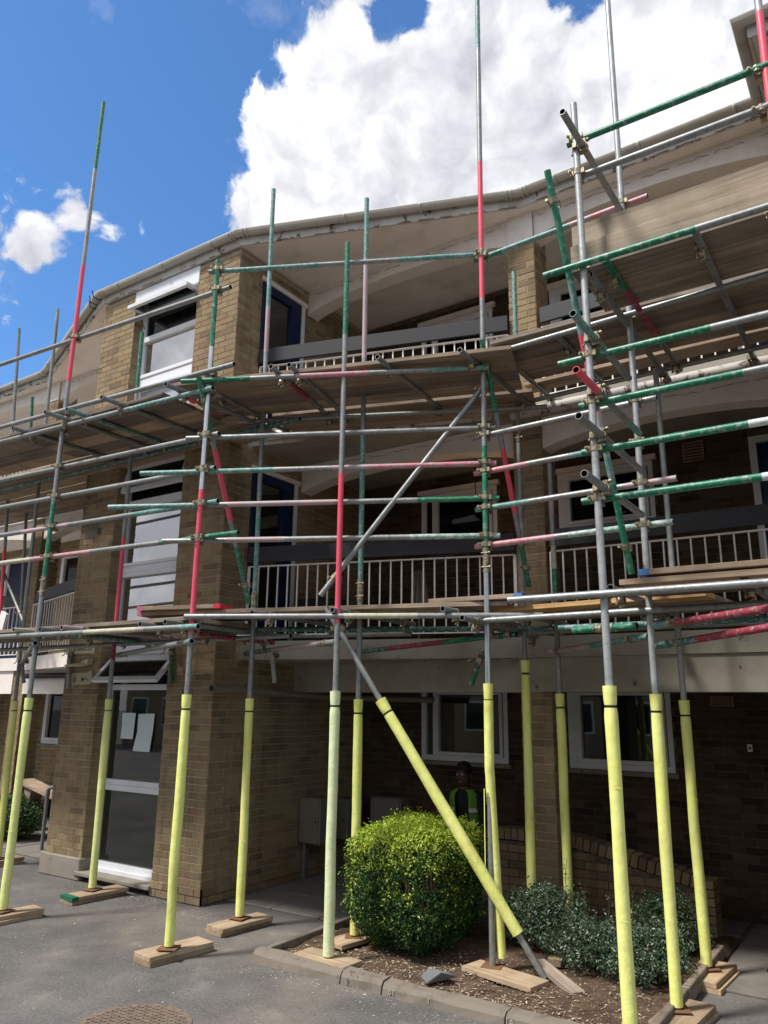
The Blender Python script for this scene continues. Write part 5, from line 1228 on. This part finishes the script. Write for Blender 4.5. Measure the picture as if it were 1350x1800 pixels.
b_ = MB(); b_.add([(2.92, -.60, .06), (3.02, -.68, .055), (3.06, -.53, .10), (2.93, -.50, .09), (3.10, -.62, .12), (3.16, -.50, .08), (2.92, -.60, .05), (3.02, -.68, .045), (3.06, -.53, .09), (2.93, -.50, .08), (3.10, -.62, .11), (3.16, -.50, .07)],
                     [(0, 1, 2, 3), (1, 4, 5, 2), (6, 9, 8, 7), (7, 8, 11, 10), (0, 6, 7, 1), (3, 2, 8, 9), (0, 3, 9, 6), (1, 7, 10, 4), (4, 10, 11, 5), (5, 11, 8, 2)])
tag(b_.build('crumpled_wrapper', 'grey_metal'), 'crumpled silver wrapper on the soil in front of the clipped bush', 'litter')
b_ = MB(); b_.obox((3.62, .20, .085), (1, .3, 0), (-.3, 1, 0), (0, 0, 1), .05, .035, .028); tag(b_.build('loose_brick', 'brick', bevel=.004), 'half brick lying on the soil between the grey shrubs and the brace', 'brick')
b_ = MB(); b_.obox((1.35, 1.9, .024), (1, .2, 0), (-.2, 1, 0), (0, 0, 1), .12, .08, .002); tag(b_.build('paper_scrap', 'paper'), 'flat scrap of paper on the dark paving under the meter boxes', 'litter')
# manhole cover
mh = empty('manhole_cover', (1.85, -2.28, 0), 'round rusty manhole cover with raised tread in the asphalt', 'manhole cover'); R_ = .36
MB().tube((1.85, -2.28, 0), (1.85, -2.28, .007), R_, 48).build('frame', 'iron', mh)
MB().tube((1.85, -2.28, .007), (1.85, -2.28, .010), R_ - .035, 48).build('lid', 'iron', mh)
b_ = MB(); s = .036
for i in range(-10, 11):
    for j in range(-10, 11):
        x, y = i * s, j * s
        if math.hypot(x, y) < R_ - .05: b_.obox((1.85 + x, -2.28 + y, .0125), (1, 1 if (i + j) % 2 else -1, 0), (-1 if (i + j) % 2 else 1, 1, 0), (0, 0, 1), .0125, .0055, .003)
b_.build('tread', 'iron', mh)

# ------------------------------------------------------------------ low garden wall with brick on edge coping
lw = empty('garden_wall', (3.4, 1.75, 0), 'low ramped brick wall with a coping of bricks on edge under the balcony', 'wall')
def lwz(x):  # top of the coping
    pts = [(2.2, .74), (2.7, .76), (3.24, .75), (3.88, .62), (4.46, .50)]
    for (a, za), (c, zc) in zip(pts, pts[1:]):
        if x <= c: return za + (zc - za) * (x - a) / (c - a)
    return .50
b_ = MB(); xs = [2.2 + .1 * k for k in range(23)]
vs = []
for x in xs: vs += [(x, 1.76, 0), (x, 1.76, lwz(x) - .118), (x, 1.96, lwz(x) - .118), (x, 1.96, 0)]
n_ = len(xs); b_.add(vs, [(4 * i + k, 4 * i + 4 + k, 4 * i + 5 + k, 4 * i + 1 + k) for i in range(n_ - 1) for k in range(3)] + [(0, 1, 2, 3), (4 * n_ - 4, 4 * n_ - 1, 4 * n_ - 2, 4 * n_ - 3)]); b_.build('wall', 'mortar_shaded', lw, fix=True)
x = 2.2
while x < 4.33:
    xc = x + .033; z = lwz(xc); a = math.atan2(lwz(xc + .05) - lwz(xc - .05), .1); X = Vector((math.cos(a), 0, math.sin(a))); Z = Vector((-math.sin(a), 0, math.cos(a)))
    b_ = MB(); b_.obox((xc, 1.855, z - .055 + random.uniform(-.003, .003)), X, (0, 1, 0), Z, .0325, .112, .052); b_.build('coping_brick', 'brick', lw, bevel=.003); x += .0745
z = .012
k = 0
while z < .64:
    s = 2.2 - (.1125 if k % 2 else 0)
    while s < 4.33:
        a, c = max(s, 2.2), min(s + .215, 4.33)
        if c - a > .03 and z + .066 < lwz((a + c) / 2) - .112:
            b_ = MB(); b_.box(a, c, 1.750, 1.775, z, z + .065); b_.build('brick', 'brick', lw)
        s += .225
    z += .075; k += 1
for k in range(7):
    z = .012 + .07 * k
    b_ = MB()
    b_.box(4.335, 4.475, 1.735, 1.975, z, z + .062); b_.build('pillar_brick', 'brick', lw, bevel=.003)

# meter boxes
def meter(x0, x1, y0, y1, z0, z1, label, ch=.06, post=None, mt='grey_box'):
    o = empty('meter_box', ((x0 + x1) / 2, (y0 + y1) / 2, z0), label, 'meter box', 'meter boxes under the balcony')
    b_ = MB(); b_.box(x0, x1, y0 + .012, y1, z0, z1); b_.build('cabinet', mt, o, bevel=.012)
    b_ = MB(); b_.prism([(x0 + .012, z0 + .02), (x1 - .012, z0 + .02), (x1 - .012, z1 - .02), (x0 + .012, z1 - .02)], 0, .014)
    b_.v = [(x, y0 + .012 - z, y) for x, y, z in b_.v]; b_.build('door', mt, o, bevel=.004)
    MB().tube((x1 - .05, y0, (z0 + z1) / 2), (x1 - .05, y0 - .008, (z0 + z1) / 2), .012, 8).build('lock', 'black', o)
    if post: MB().box(post, post + .035, y0 + .05, y0 + .085, 0, z0).build('post', 'grey_metal', o)
    return o
meter(.03, .33, 1.45, 1.72, .40, .90, 'leftmost dim beige meter box on a post against the side wall', post=.06)
meter(.03, .30, 2.02, 2.35, .38, .84, 'middle dim meter box behind the pale green pole')
meter(.42, .86, 2.33, 2.58, .40, .86, 'rightmost dim meter box on the back wall above the bush')

# left handrail pipe and bench end
hr = empty('pipe_handrail', (-3.85, .8, 0), 'grey pipe post with a short elbow rail beside the left concrete plinth', 'handrail')
b_ = MB(); b_.path([(-3.86, .78, 0), (-3.86, .78, .76), (-3.84, .78, .80), (-3.7, .78, .83), (-3.2, .78, .86)], .024, 10); b_.tube((-3.86, .78, .70), (-3.86, .78, .78), .031, 10); b_.build('rail_pipe', 'grey_metal', hr)
bn = empty('timber_shelf', (-4.6, 1.2, .5), 'brown timber shelf board on a bracket beside the far left wall', 'shelf')
MB().bar((-5.1, 1.2, .80), (-4.15, 1.2, .62), .28, .04).build('shelf_board', 'board_mid', bn); MB().add([(-4.95, 1.1, .74), (-4.75, 1.1, .70), (-4.80, 1.1, .42), (-4.95, 1.3, .74), (-4.75, 1.3, .70), (-4.80, 1.3, .42)], [(0, 1, 2), (5, 4, 3), (0, 3, 4, 1), (1, 4, 5, 2), (2, 5, 3, 0)]).build('bracket', 'board_mid', bn)
MB().box(-4.62, -4.3, 1.32, 1.6, .30, .62).build('dark_panel', 'black', bn)
b_ = MB(); b_.add([(-4.35, -.02, 2.66), (-4.15, -.04, 2.66), (-4.05, -.03, 3.10), (-4.22, -.01, 3.16), (-4.35, .02, 2.66), (-4.15, .0, 2.66), (-4.05, .01, 3.10), (-4.22, .03, 3.16)], [(0, 1, 2, 3), (7, 6, 5, 4), (0, 4, 5, 1), (1, 5, 6, 2), (2, 6, 7, 3), (3, 7, 4, 0)])
tag(b_.build('dust_sheet', 'rag'), 'white dust sheet hanging over the lower deck at the far left', 'sheet')

# ------------------------------------------------------------------ plants
def leaves(pts, nrm, size, jit, rn, fold=.25, asp=.5):
    n_ = len(pts); a = rn.normal(size=(n_, 3)); d_ = nrm * (1 - jit) + a / np.linalg.norm(a, axis=1)[:, None] * jit * 1.3
    d_ /= np.linalg.norm(d_, axis=1)[:, None]; b2 = rn.normal(size=(n_, 3)); u_ = np.cross(d_, b2); u_ /= np.linalg.norm(u_, axis=1)[:, None]; w_ = np.cross(d_, u_)
    s = (size * rn.uniform(.6, 1.25, n_))[:, None]
    # leaf grows along u_, blade width along w_
    p0 = pts; p1 = pts + u_ * s * .5 + w_ * s * asp * .5 + d_ * s * fold * .5; p2 = pts + u_ * s; p3 = pts + u_ * s * .5 - w_ * s * asp * .5 + d_ * s * fold * .5
    pm = pts + u_ * s * .5
    V = np.stack([p0, p1, p2, p3, pm], 1).reshape(-1, 3); F = []
    base = np.arange(n_)[:, None] * 5
    F = np.concatenate([base + np.array([[0, 4, 1]]), base + np.array([[4, 2, 1]]), base + np.array([[0, 3, 4]]), base + np.array([[3, 2, 4]])])
    return V, F
def leafobj(name, V, F, mt, parent):
    me = bpy.data.meshes.new(name); o = np.array(gloc(parent)); me.from_pydata((V - o).tolist(), [], F.tolist()); me.materials.append(MAT[mt]); me.update()
    ob = bpy.data.objects.new(name, me); COL.objects.link(ob); ob.parent = parent; tag(ob, kind='stuff'); return ob
def bush(name, label, cat, c, half, n_, lsize, power, z0, mats, seed, tipfrac=.3, holes=(), grp=None, rough=.06, tint_top=True, loose=1.):
    rn = np.random.default_rng(seed); root = empty(name, (c[0], c[1], z0), label, cat, grp)
    P_ = []; Nn = []
    v = rn.normal(size=(n_ * 2, 3)); v /= np.linalg.norm(v, axis=1)[:, None]; v[:, 2] = np.where(v[:, 2] < -.75, -v[:, 2], v[:, 2])
    r = (np.abs(v[:, 0]) ** power + np.abs(v[:, 1]) ** power + np.abs(v[:, 2]) ** power) ** (-1 / power)
    lump = np.array([mnoise.noise(Vector((q[0] * 2.6 + seed, q[1] * 2.6, q[2] * 2.6))) for q in v]) + .5 * np.array([mnoise.noise(Vector((q[0] * 7 + seed, q[1] * 7, q[2] * 7))) for q in v])
    dep = 1 - np.abs(rn.normal(size=len(v))) * .07 * loose; dep = np.where(rn.random(len(v)) < .25, dep - rn.random(len(v)) * .18, dep); dep = np.where(rn.random(len(v)) < .12 * loose, dep + rn.random(len(v)) * .10 * loose, dep)
    sc = r * (dep + lump * rough)
    cen = np.array([c[0], c[1], z0 + half[2]])
    pts = cen + v * sc[:, None] * np.array(half)
    nr = np.sign(v) * np.abs(v) ** (power - 1) / np.array(half); nr /= np.linalg.norm(nr, axis=1)[:, None]
    # lower part narrows like a bush standing on its stems
    k = np.clip((pts[:, 2] - z0) / (half[2] * .55), 0, 1); f = .62 + .38 * np.sqrt(k); pts[:, 0] = cen[0] + (pts[:, 0] - cen[0]) * f; pts[:, 1] = cen[1] + (pts[:, 1] - cen[1]) * f
    keep = pts[:, 2] > z0 + .01
    for hx, hy, hz, hr in holes: keep &= (np.linalg.norm(pts - np.array([hx, hy, hz]), axis=1) > hr * (0.8 + .5 * rn.random(len(pts))))
    pts, nr, v = pts[keep], nr[keep], v[keep]
    sc2 = np.array([mnoise.noise(Vector((q[0] * 9, q[1] * 9, q[2] * 9))) for q in pts])
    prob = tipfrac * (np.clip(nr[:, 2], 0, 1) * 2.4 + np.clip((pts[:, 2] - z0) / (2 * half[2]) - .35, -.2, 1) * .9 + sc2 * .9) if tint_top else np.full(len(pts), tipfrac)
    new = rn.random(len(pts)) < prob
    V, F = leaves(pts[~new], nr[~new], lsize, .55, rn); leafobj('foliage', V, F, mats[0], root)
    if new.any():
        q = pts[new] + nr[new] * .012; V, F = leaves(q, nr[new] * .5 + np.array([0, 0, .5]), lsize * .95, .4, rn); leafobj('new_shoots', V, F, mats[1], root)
    # dark hull filling the middle behind the leaves
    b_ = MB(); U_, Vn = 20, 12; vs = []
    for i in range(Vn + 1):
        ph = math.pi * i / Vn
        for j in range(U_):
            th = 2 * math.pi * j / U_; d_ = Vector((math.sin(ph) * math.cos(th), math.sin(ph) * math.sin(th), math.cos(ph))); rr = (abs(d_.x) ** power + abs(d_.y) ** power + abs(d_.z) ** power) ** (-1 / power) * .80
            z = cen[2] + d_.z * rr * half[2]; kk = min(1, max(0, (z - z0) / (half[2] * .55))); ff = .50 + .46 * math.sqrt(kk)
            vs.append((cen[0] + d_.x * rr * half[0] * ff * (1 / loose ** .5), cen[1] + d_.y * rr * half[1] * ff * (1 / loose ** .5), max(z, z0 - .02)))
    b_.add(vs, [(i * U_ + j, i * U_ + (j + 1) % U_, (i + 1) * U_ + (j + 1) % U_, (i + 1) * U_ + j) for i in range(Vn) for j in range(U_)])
    tag(b_.build('inner_core', 'leaf_core', root), kind='stuff')
    b_ = MB(); rs = random.Random(seed)
    for k in range(26):
        a = rs.uniform(0, 6.28); q0 = Vector((c[0] + .08 * math.cos(a), c[1] + .08 * math.sin(a), z0 - .02)); q1 = Vector((c[0] + half[0] * .75 * math.cos(a), c[1] + half[1] * .75 * math.sin(a), z0 + half[2] * rs.uniform(.5, 1.7))); mid = q0.lerp(q1, .5) + Vector((rs.uniform(-.05, .05), rs.uniform(-.05, .05), -.03))
        e_ = q1 + (q1 - mid) * .22; b_.path([q0, mid, q1, e_], [.010, .007, .004, .002], 5)
    for hx, hy, hz, hr in holes:
        for k in range(7):
            q = Vector((hx + rs.uniform(-hr, hr) * .8, hy + rs.uniform(0, .06), hz - hr)); b_.path([q, q + Vector((rs.uniform(-.03, .03), -.01, hr)), q + Vector((rs.uniform(-.05, .05), -.02, hr * 2))], [.005, .004, .0025], 5)
    b_.build('stem', 'twig', root)
    return root
bush('clipped_bush', 'large square clipped evergreen bush with yellow green tips in the soil bed', 'bush', (2.46, .12), (.435, .55, .475), 27000, .028, 4.8, .03, ('leaf_old', 'leaf_new'), 3, .6, rough=.10, holes=[(2.80, -.30, .62, .075), (2.66, -.38, .58, .055), (2.76, -.34, .45, .06)])
gs = 'low grey green shrubs in the bed'
bush('low_shrub', 'taller left one of the low variegated shrubs behind the brace foot', 'shrub', (3.36, .66), (.34, .30, .22), 3000, .030, 2.2, .03, ('leaf_varie', 'leaf_old'), 5, .12, grp=gs, rough=.42, tint_top=False, loose=2.2)
bush('low_shrub', 'middle low variegated shrub left of the nearest yellow pole', 'shrub', (3.86, .42), (.33, .34, .16), 3600, .027, 2.2, .03, ('leaf_varie', 'leaf_old'), 6, .06, grp=gs, rough=.42, tint_top=False, loose=2.2)
bush('low_shrub', 'right low variegated shrub against the timber edging', 'shrub', (4.26, .42), (.27, .38, .17), 3600, .027, 2.2, .03, ('leaf_varie', 'leaf_old'), 7, .06, grp=gs, rough=.42, tint_top=False, loose=2.2)
bush('low_shrub', 'small dark shrub before the end of the garden wall', 'shrub', (4.22, 1.1), (.28, .26, .22), 2400, .026, 2.2, .03, ('leaf_varie', 'leaf_old'), 8, .3, grp=gs, rough=.42, tint_top=False, loose=2.2)
bush('far_shrub', 'dark shrub at the left edge beyond the concrete plinth', 'shrub', (-5.0, 1.0), (.5, .4, .3), 2500, .04, 2.2, .0, ('leaf_old', 'leaf_varie'), 9, .2, rough=.2, tint_top=False)
sp = MB()
for (x, y, h) in ((3.50, .78, .72), (3.72, .62, .62), (4.12, .55, .60), (3.95, .5, .55), (3.40, .2, .42), (3.2, .6, .55)):
    sp.path([(x, y, .3), (x + .01, y, h - .1), (x + .03, y - .01, h)], [.004, .003, .002], 5)
sp.build('stem', 'twig', bpy.data.objects['low_shrub'])
rn = np.random.default_rng(5); q = []
for (x, y, h) in ((3.50, .78, .72), (3.72, .62, .62), (4.12, .55, .60), (3.95, .5, .55), (3.40, .2, .42), (3.2, .6, .55)):
    for k in range(36): t_ = rn.random(); q.append((x + rn.normal() * .018, y + rn.normal() * .018, .28 + (h - .28) * t_))
q = np.array(q); V, F = leaves(q, np.tile([0, 0, 1.], (len(q), 1)), .03, .6, rn); leafobj('foliage', V, F, 'leaf_varie', bpy.data.objects['low_shrub.001'])

# ------------------------------------------------------------------ the person sitting behind the bush
def person():
    root = empty('person', (2.03, 1.86, 0), 'person in dark clothes and open green hi-vis vest sitting behind the bush', 'person')
    J = {}; V_ = []; E_ = []; R_ = []
    def jt(n_, p_, r, par=None):
        J[n_] = len(V_); V_.append(p_); R_.append(r)
        if par is not None: E_.append((J[par], J[n_]))
    jt('pel', (0, 0, .60), .135); jt('sp1', (0, -.02, .76), .125, 'pel'); jt('sp2', (.0, -.06, .94), .140, 'sp1'); jt('chest', (0, -.07, 1.03), .11, 'sp2'); jt('neck', (.0, -.075, 1.10), .052, 'chest'); jt('nk2', (0, -.09, 1.16), .052, 'neck')
    for s, t_ in ((-1, 'l'), (1, 'r')):
        jt('sh' + t_, (s * .17, -.06, 1.03), .068, 'chest'); jt('el' + t_, (s * .25, -.12, .77), .046, 'sh' + t_); jt('wr' + t_, (s * .17, -.36, .68), .030, 'el' + t_); jt('hd' + t_, (s * .14, -.42, .665), .034, 'wr' + t_)
        jt('hp' + t_, (s * .10, -.02, .56), .105, 'pel'); jt('kn' + t_, (s * .15, -.47, .55), .068, 'hp' + t_); jt('cf' + t_, (s * .15, -.46, .36), .056, 'kn' + t_); jt('an' + t_, (s * .15, -.44, .10), .040, 'cf' + t_); jt('to' + t_, (s * .16, -.60, .05), .036, 'an' + t_)
    me = bpy.data.meshes.new('body'); me.from_pydata(V_, E_, []); ob = bpy.data.objects.new('body', me); COL.objects.link(ob)
    sk = ob.modifiers.new('skin', 'SKIN'); sk.use_smooth_shade = True
    for i, r in enumerate(R_): me.skin_vertices[0].data[i].radius = (r, r * (.78 if i in (0, 1, 2, 3) else 1))
    me.skin_vertices[0].data[0].use_root = True
    ob.modifiers.new('sub', 'SUBSURF').levels = 2
    dg = bpy.context.evaluated_depsgraph_get(); m2 = bpy.data.meshes.new_from_object(ob.evaluated_get(dg)); bpy.data.objects.remove(ob)
    m2.materials.clear(); m2.materials.append(MAT['cloth']); m2.materials.append(MAT['skin'])
    for p_ in m2.polygons:
        c = p_.center; p_.use_smooth = True
        p_.material_index = 1 if (c.z > 1.09 or (c.y < -.345 and c.z > .63 and abs(c.x) > .09 and c.z < .74)) else 0
    body = bpy.data.objects.new('body', m2); COL.objects.link(body); body.parent = root
    def lathe(name, c, prof, sx, sy, mt, par, K=20):
        b_ = MB(); vs = []
        for r, z in prof: vs += [(2.03 + c[0] + r * sx * math.cos(2 * math.pi * k / K), 1.86 + c[1] + r * sy * math.sin(2 * math.pi * k / K), c[2] + z) for k in range(K)]
        b_.add(vs, [(i * K + k, i * K + (k + 1) % K, (i + 1) * K + (k + 1) % K, (i + 1) * K + k) for i in range(len(prof) - 1) for k in range(K)], 0, True); return b_.build(name, mt, par)
    hc = (.0, -.105, 1.13)
    hd = lathe('head', hc, [(.001, .0), (.045, .005), (.066, .03), (.074, .07), (.080, .11), (.081, .15), (.072, .19), (.05, .218), (.001, .232)], .96, 1.16, 'skin', root)
    lathe('hair', (0, -.095, 1.145), [(.078, .09), (.088, .12), (.090, .15), (.080, .19), (.055, .224), (.001, .240)], .98, 1.14, 'hair', hd)
    b_ = MB(); X0_, Y0_ = 2.03, 1.86 - .105
    b_.add([(X0_ - .010, Y0_ - .088, 1.25), (X0_ + .010, Y0_ - .088, 1.25), (X0_ + .016, Y0_ - .088, 1.205), (X0_ - .016, Y0_ - .088, 1.205), (X0_, Y0_ - .118, 1.208)], [(0, 1, 4), (1, 2, 4), (2, 3, 4), (3, 0, 4)]); b_.build('nose', 'skin', hd)
    for s in (-1, 1):
        MB().path([(X0_ + s * .030 - .011, Y0_ - .085, 1.25), (X0_ + s * .030, Y0_ - .090, 1.251), (X0_ + s * .030 + .011, Y0_ - .084, 1.25)], [.003, .007, .003], 8).build('eye', 'eye', hd)
        MB().path([(X0_ + s * .079, Y0_, 1.215), (X0_ + s * .086, Y0_ + .006, 1.235), (X0_ + s * .080, Y0_ + .004, 1.26)], [.008, .013, .008], 8).build('ear', 'skin', hd)
    MB().path([(X0_ - .022, Y0_ - .083, 1.180), (X0_, Y0_ - .091, 1.178), (X0_ + .022, Y0_ - .083, 1.180)], [.003, .006, .003], 8).build('mouth', 'darkred', hd)
    # fingers curled over the knees
    for s in (-1, 1):
        for k in range(4):
            a = Vector((2.03 + s * (.14 + (k - 1.5) * .017), 1.86 - .43, .672)); b_ = MB(); l_ = (.030, .036, .034, .027)[k]
            b_.path([a, a + Vector((0, -l_, .004)), a + Vector((0, -l_ * 1.7, -.018)), a + Vector((0, -l_ * 1.8, -.042))], [.009, .0085, .0075, .006], 8); b_.build('finger', 'skin', root)
        a = Vector((2.03 + s * .115, 1.86 - .395, .668)); MB().path([a, a + Vector((-s * .022, -.02, -.004)), a + Vector((-s * .03, -.045, -.014))], [.011, .009, .007], 8).build('thumb', 'skin', root)
    # vest: two front panels and a back, thick cloth following the torso
    vt = empty('hi_vis_vest', (0, 0, 0)); vt.parent = root; vt.location = Vector((2.03, 1.86, .8)) - gloc(root)
    def panel(a0, a1, name):
        b_ = MB(); Z_ = [.62, .72, .82, .92, 1.0, 1.06, 1.10]; RX = [.165, .160, .165, .178, .180, .165, .10]; RY = [.135, .13, .13, .138, .13, .115, .085]; CY = [0, -.01, -.03, -.055, -.065, -.07, -.075]; K = 10; vs = []
        for z, rx, ry, cy in zip(Z_, RX, RY, CY):
            for k in range(K + 1):
                a = a0 + (a1 - a0) * k / K; w_ = .004 * math.sin(k * 2.1 + z * 30)
                for o_ in (0, .006): vs.append((2.03 + (rx + o_ + w_) * math.cos(a), 1.86 + cy + (ry + o_ + w_) * math.sin(a), z))
        m_ = 2 * (K + 1); fs = []
        for i in range(len(Z_) - 1):
            for k in range(K):
                p_ = i * m_ + 2 * k; fs += [(p_ + 1, p_ + 3, p_ + m_ + 3, p_ + m_ + 1), (p_, p_ + m_, p_ + m_ + 2, p_ + 2)]
        for i in range(len(Z_) - 1):
            p_ = i * m_; fs.append((p_, p_ + 1, p_ + m_ + 1, p_ + m_)); p_ = i * m_ + 2 * K; fs.append((p_, p_ + m_, p_ + m_ + 1, p_ + 1))
        b_.add(vs, fs, 0, True); b_.build(name, 'hivis', vt)
        b_ = MB()
        for zc in (.74, .90):
            i = 0; rx, ry, cy = (.163, .132, -.015) if zc < .8 else (.177, .138, -.05); K2 = 8; vs = [(2.03 + (rx + .010) * math.cos(a0 + (a1 - a0) * k / K2), 1.86 + cy + (ry + .010) * math.sin(a0 + (a1 - a0) * k / K2), zc + h) for h in (-.022, .022) for k in range(K2 + 1)]
            b_.add(vs, [(k, k + 1, K2 + 2 + k, K2 + 1 + k) for k in range(K2)], 0, True)
        b_.build('reflective_band', 'reflective', vt)
    panel(rad(190), rad(248), 'front_panel'); panel(rad(300), rad(350), 'front_panel'); panel(rad(10), rad(170), 'back_panel')
person()
MB()
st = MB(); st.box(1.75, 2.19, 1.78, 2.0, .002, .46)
o = st.build('seat_block', 'brick_shaded'); tag(o, 'dark brick block continuing the garden wall beneath the sitting person', 'wall')

# ------------------------------------------------------------------ the street behind the camera (seen in the glass)
def house(x0, x1, y, h, label, seed):
    rs = random.Random(seed); o = empty('terraced_house', ((x0 + x1) / 2, y - 4, 0), label, 'house', 'houses across the yard')
    MB().box(x0, x1, y - 8, y, 0, h).build('wall', 'brick', o)
    MB().prism([(y - 8.3, h), (y + .3, h), (y - 4, h + 2.6)], x0 - .05, x1 + .05).v
    b_ = MB(); n3 = [(y - 8.3, h), (y + .3, h), (y - 4, h + 2.4)]; vs = [(x, q[0], q[1]) for x in (x0, x1) for q in n3]; b_.add(vs, [(0, 1, 2), (5, 4, 3), (0, 3, 4, 1), (1, 4, 5, 2), (2, 5, 3, 0)]); b_.build('roof', 'dark_roof', o, fix=True)
    n_ = int((x1 - x0) / 2.2)
    for k in range(n_):
        xc = x0 + (k + .5) * (x1 - x0) / n_
        for z in (.9, 3.5):
            w_ = MB(); w_.box(xc - .6, xc + .6, y, y + .05, z, z + 1.3); f = w_.build('window', 'upvc', o); MB().box(xc - .53, xc + .53, y + .05, y + .06, z + .07, z + 1.23).build('pane', 'glass_dark', f)
house(-26, -15, -19, 5.4, 'brick house across the yard, leftmost one behind the camera', 1); house(-14, -2, -21, 5.4, 'brick house across the yard, second one behind the camera', 2)
house(-1, 11, -21, 5.6, 'brick house across the yard, third one behind the camera', 3); house(12, 24, -20, 5.4, 'brick house across the yard, rightmost one behind the camera', 4)

# ------------------------------------------------------------------ render
S.render.engine = 'CYCLES'
S.cycles.max_bounces = 8; S.cycles.diffuse_bounces = 4; S.cycles.glossy_bounces = 4; S.cycles.transparent_max_bounces = 12
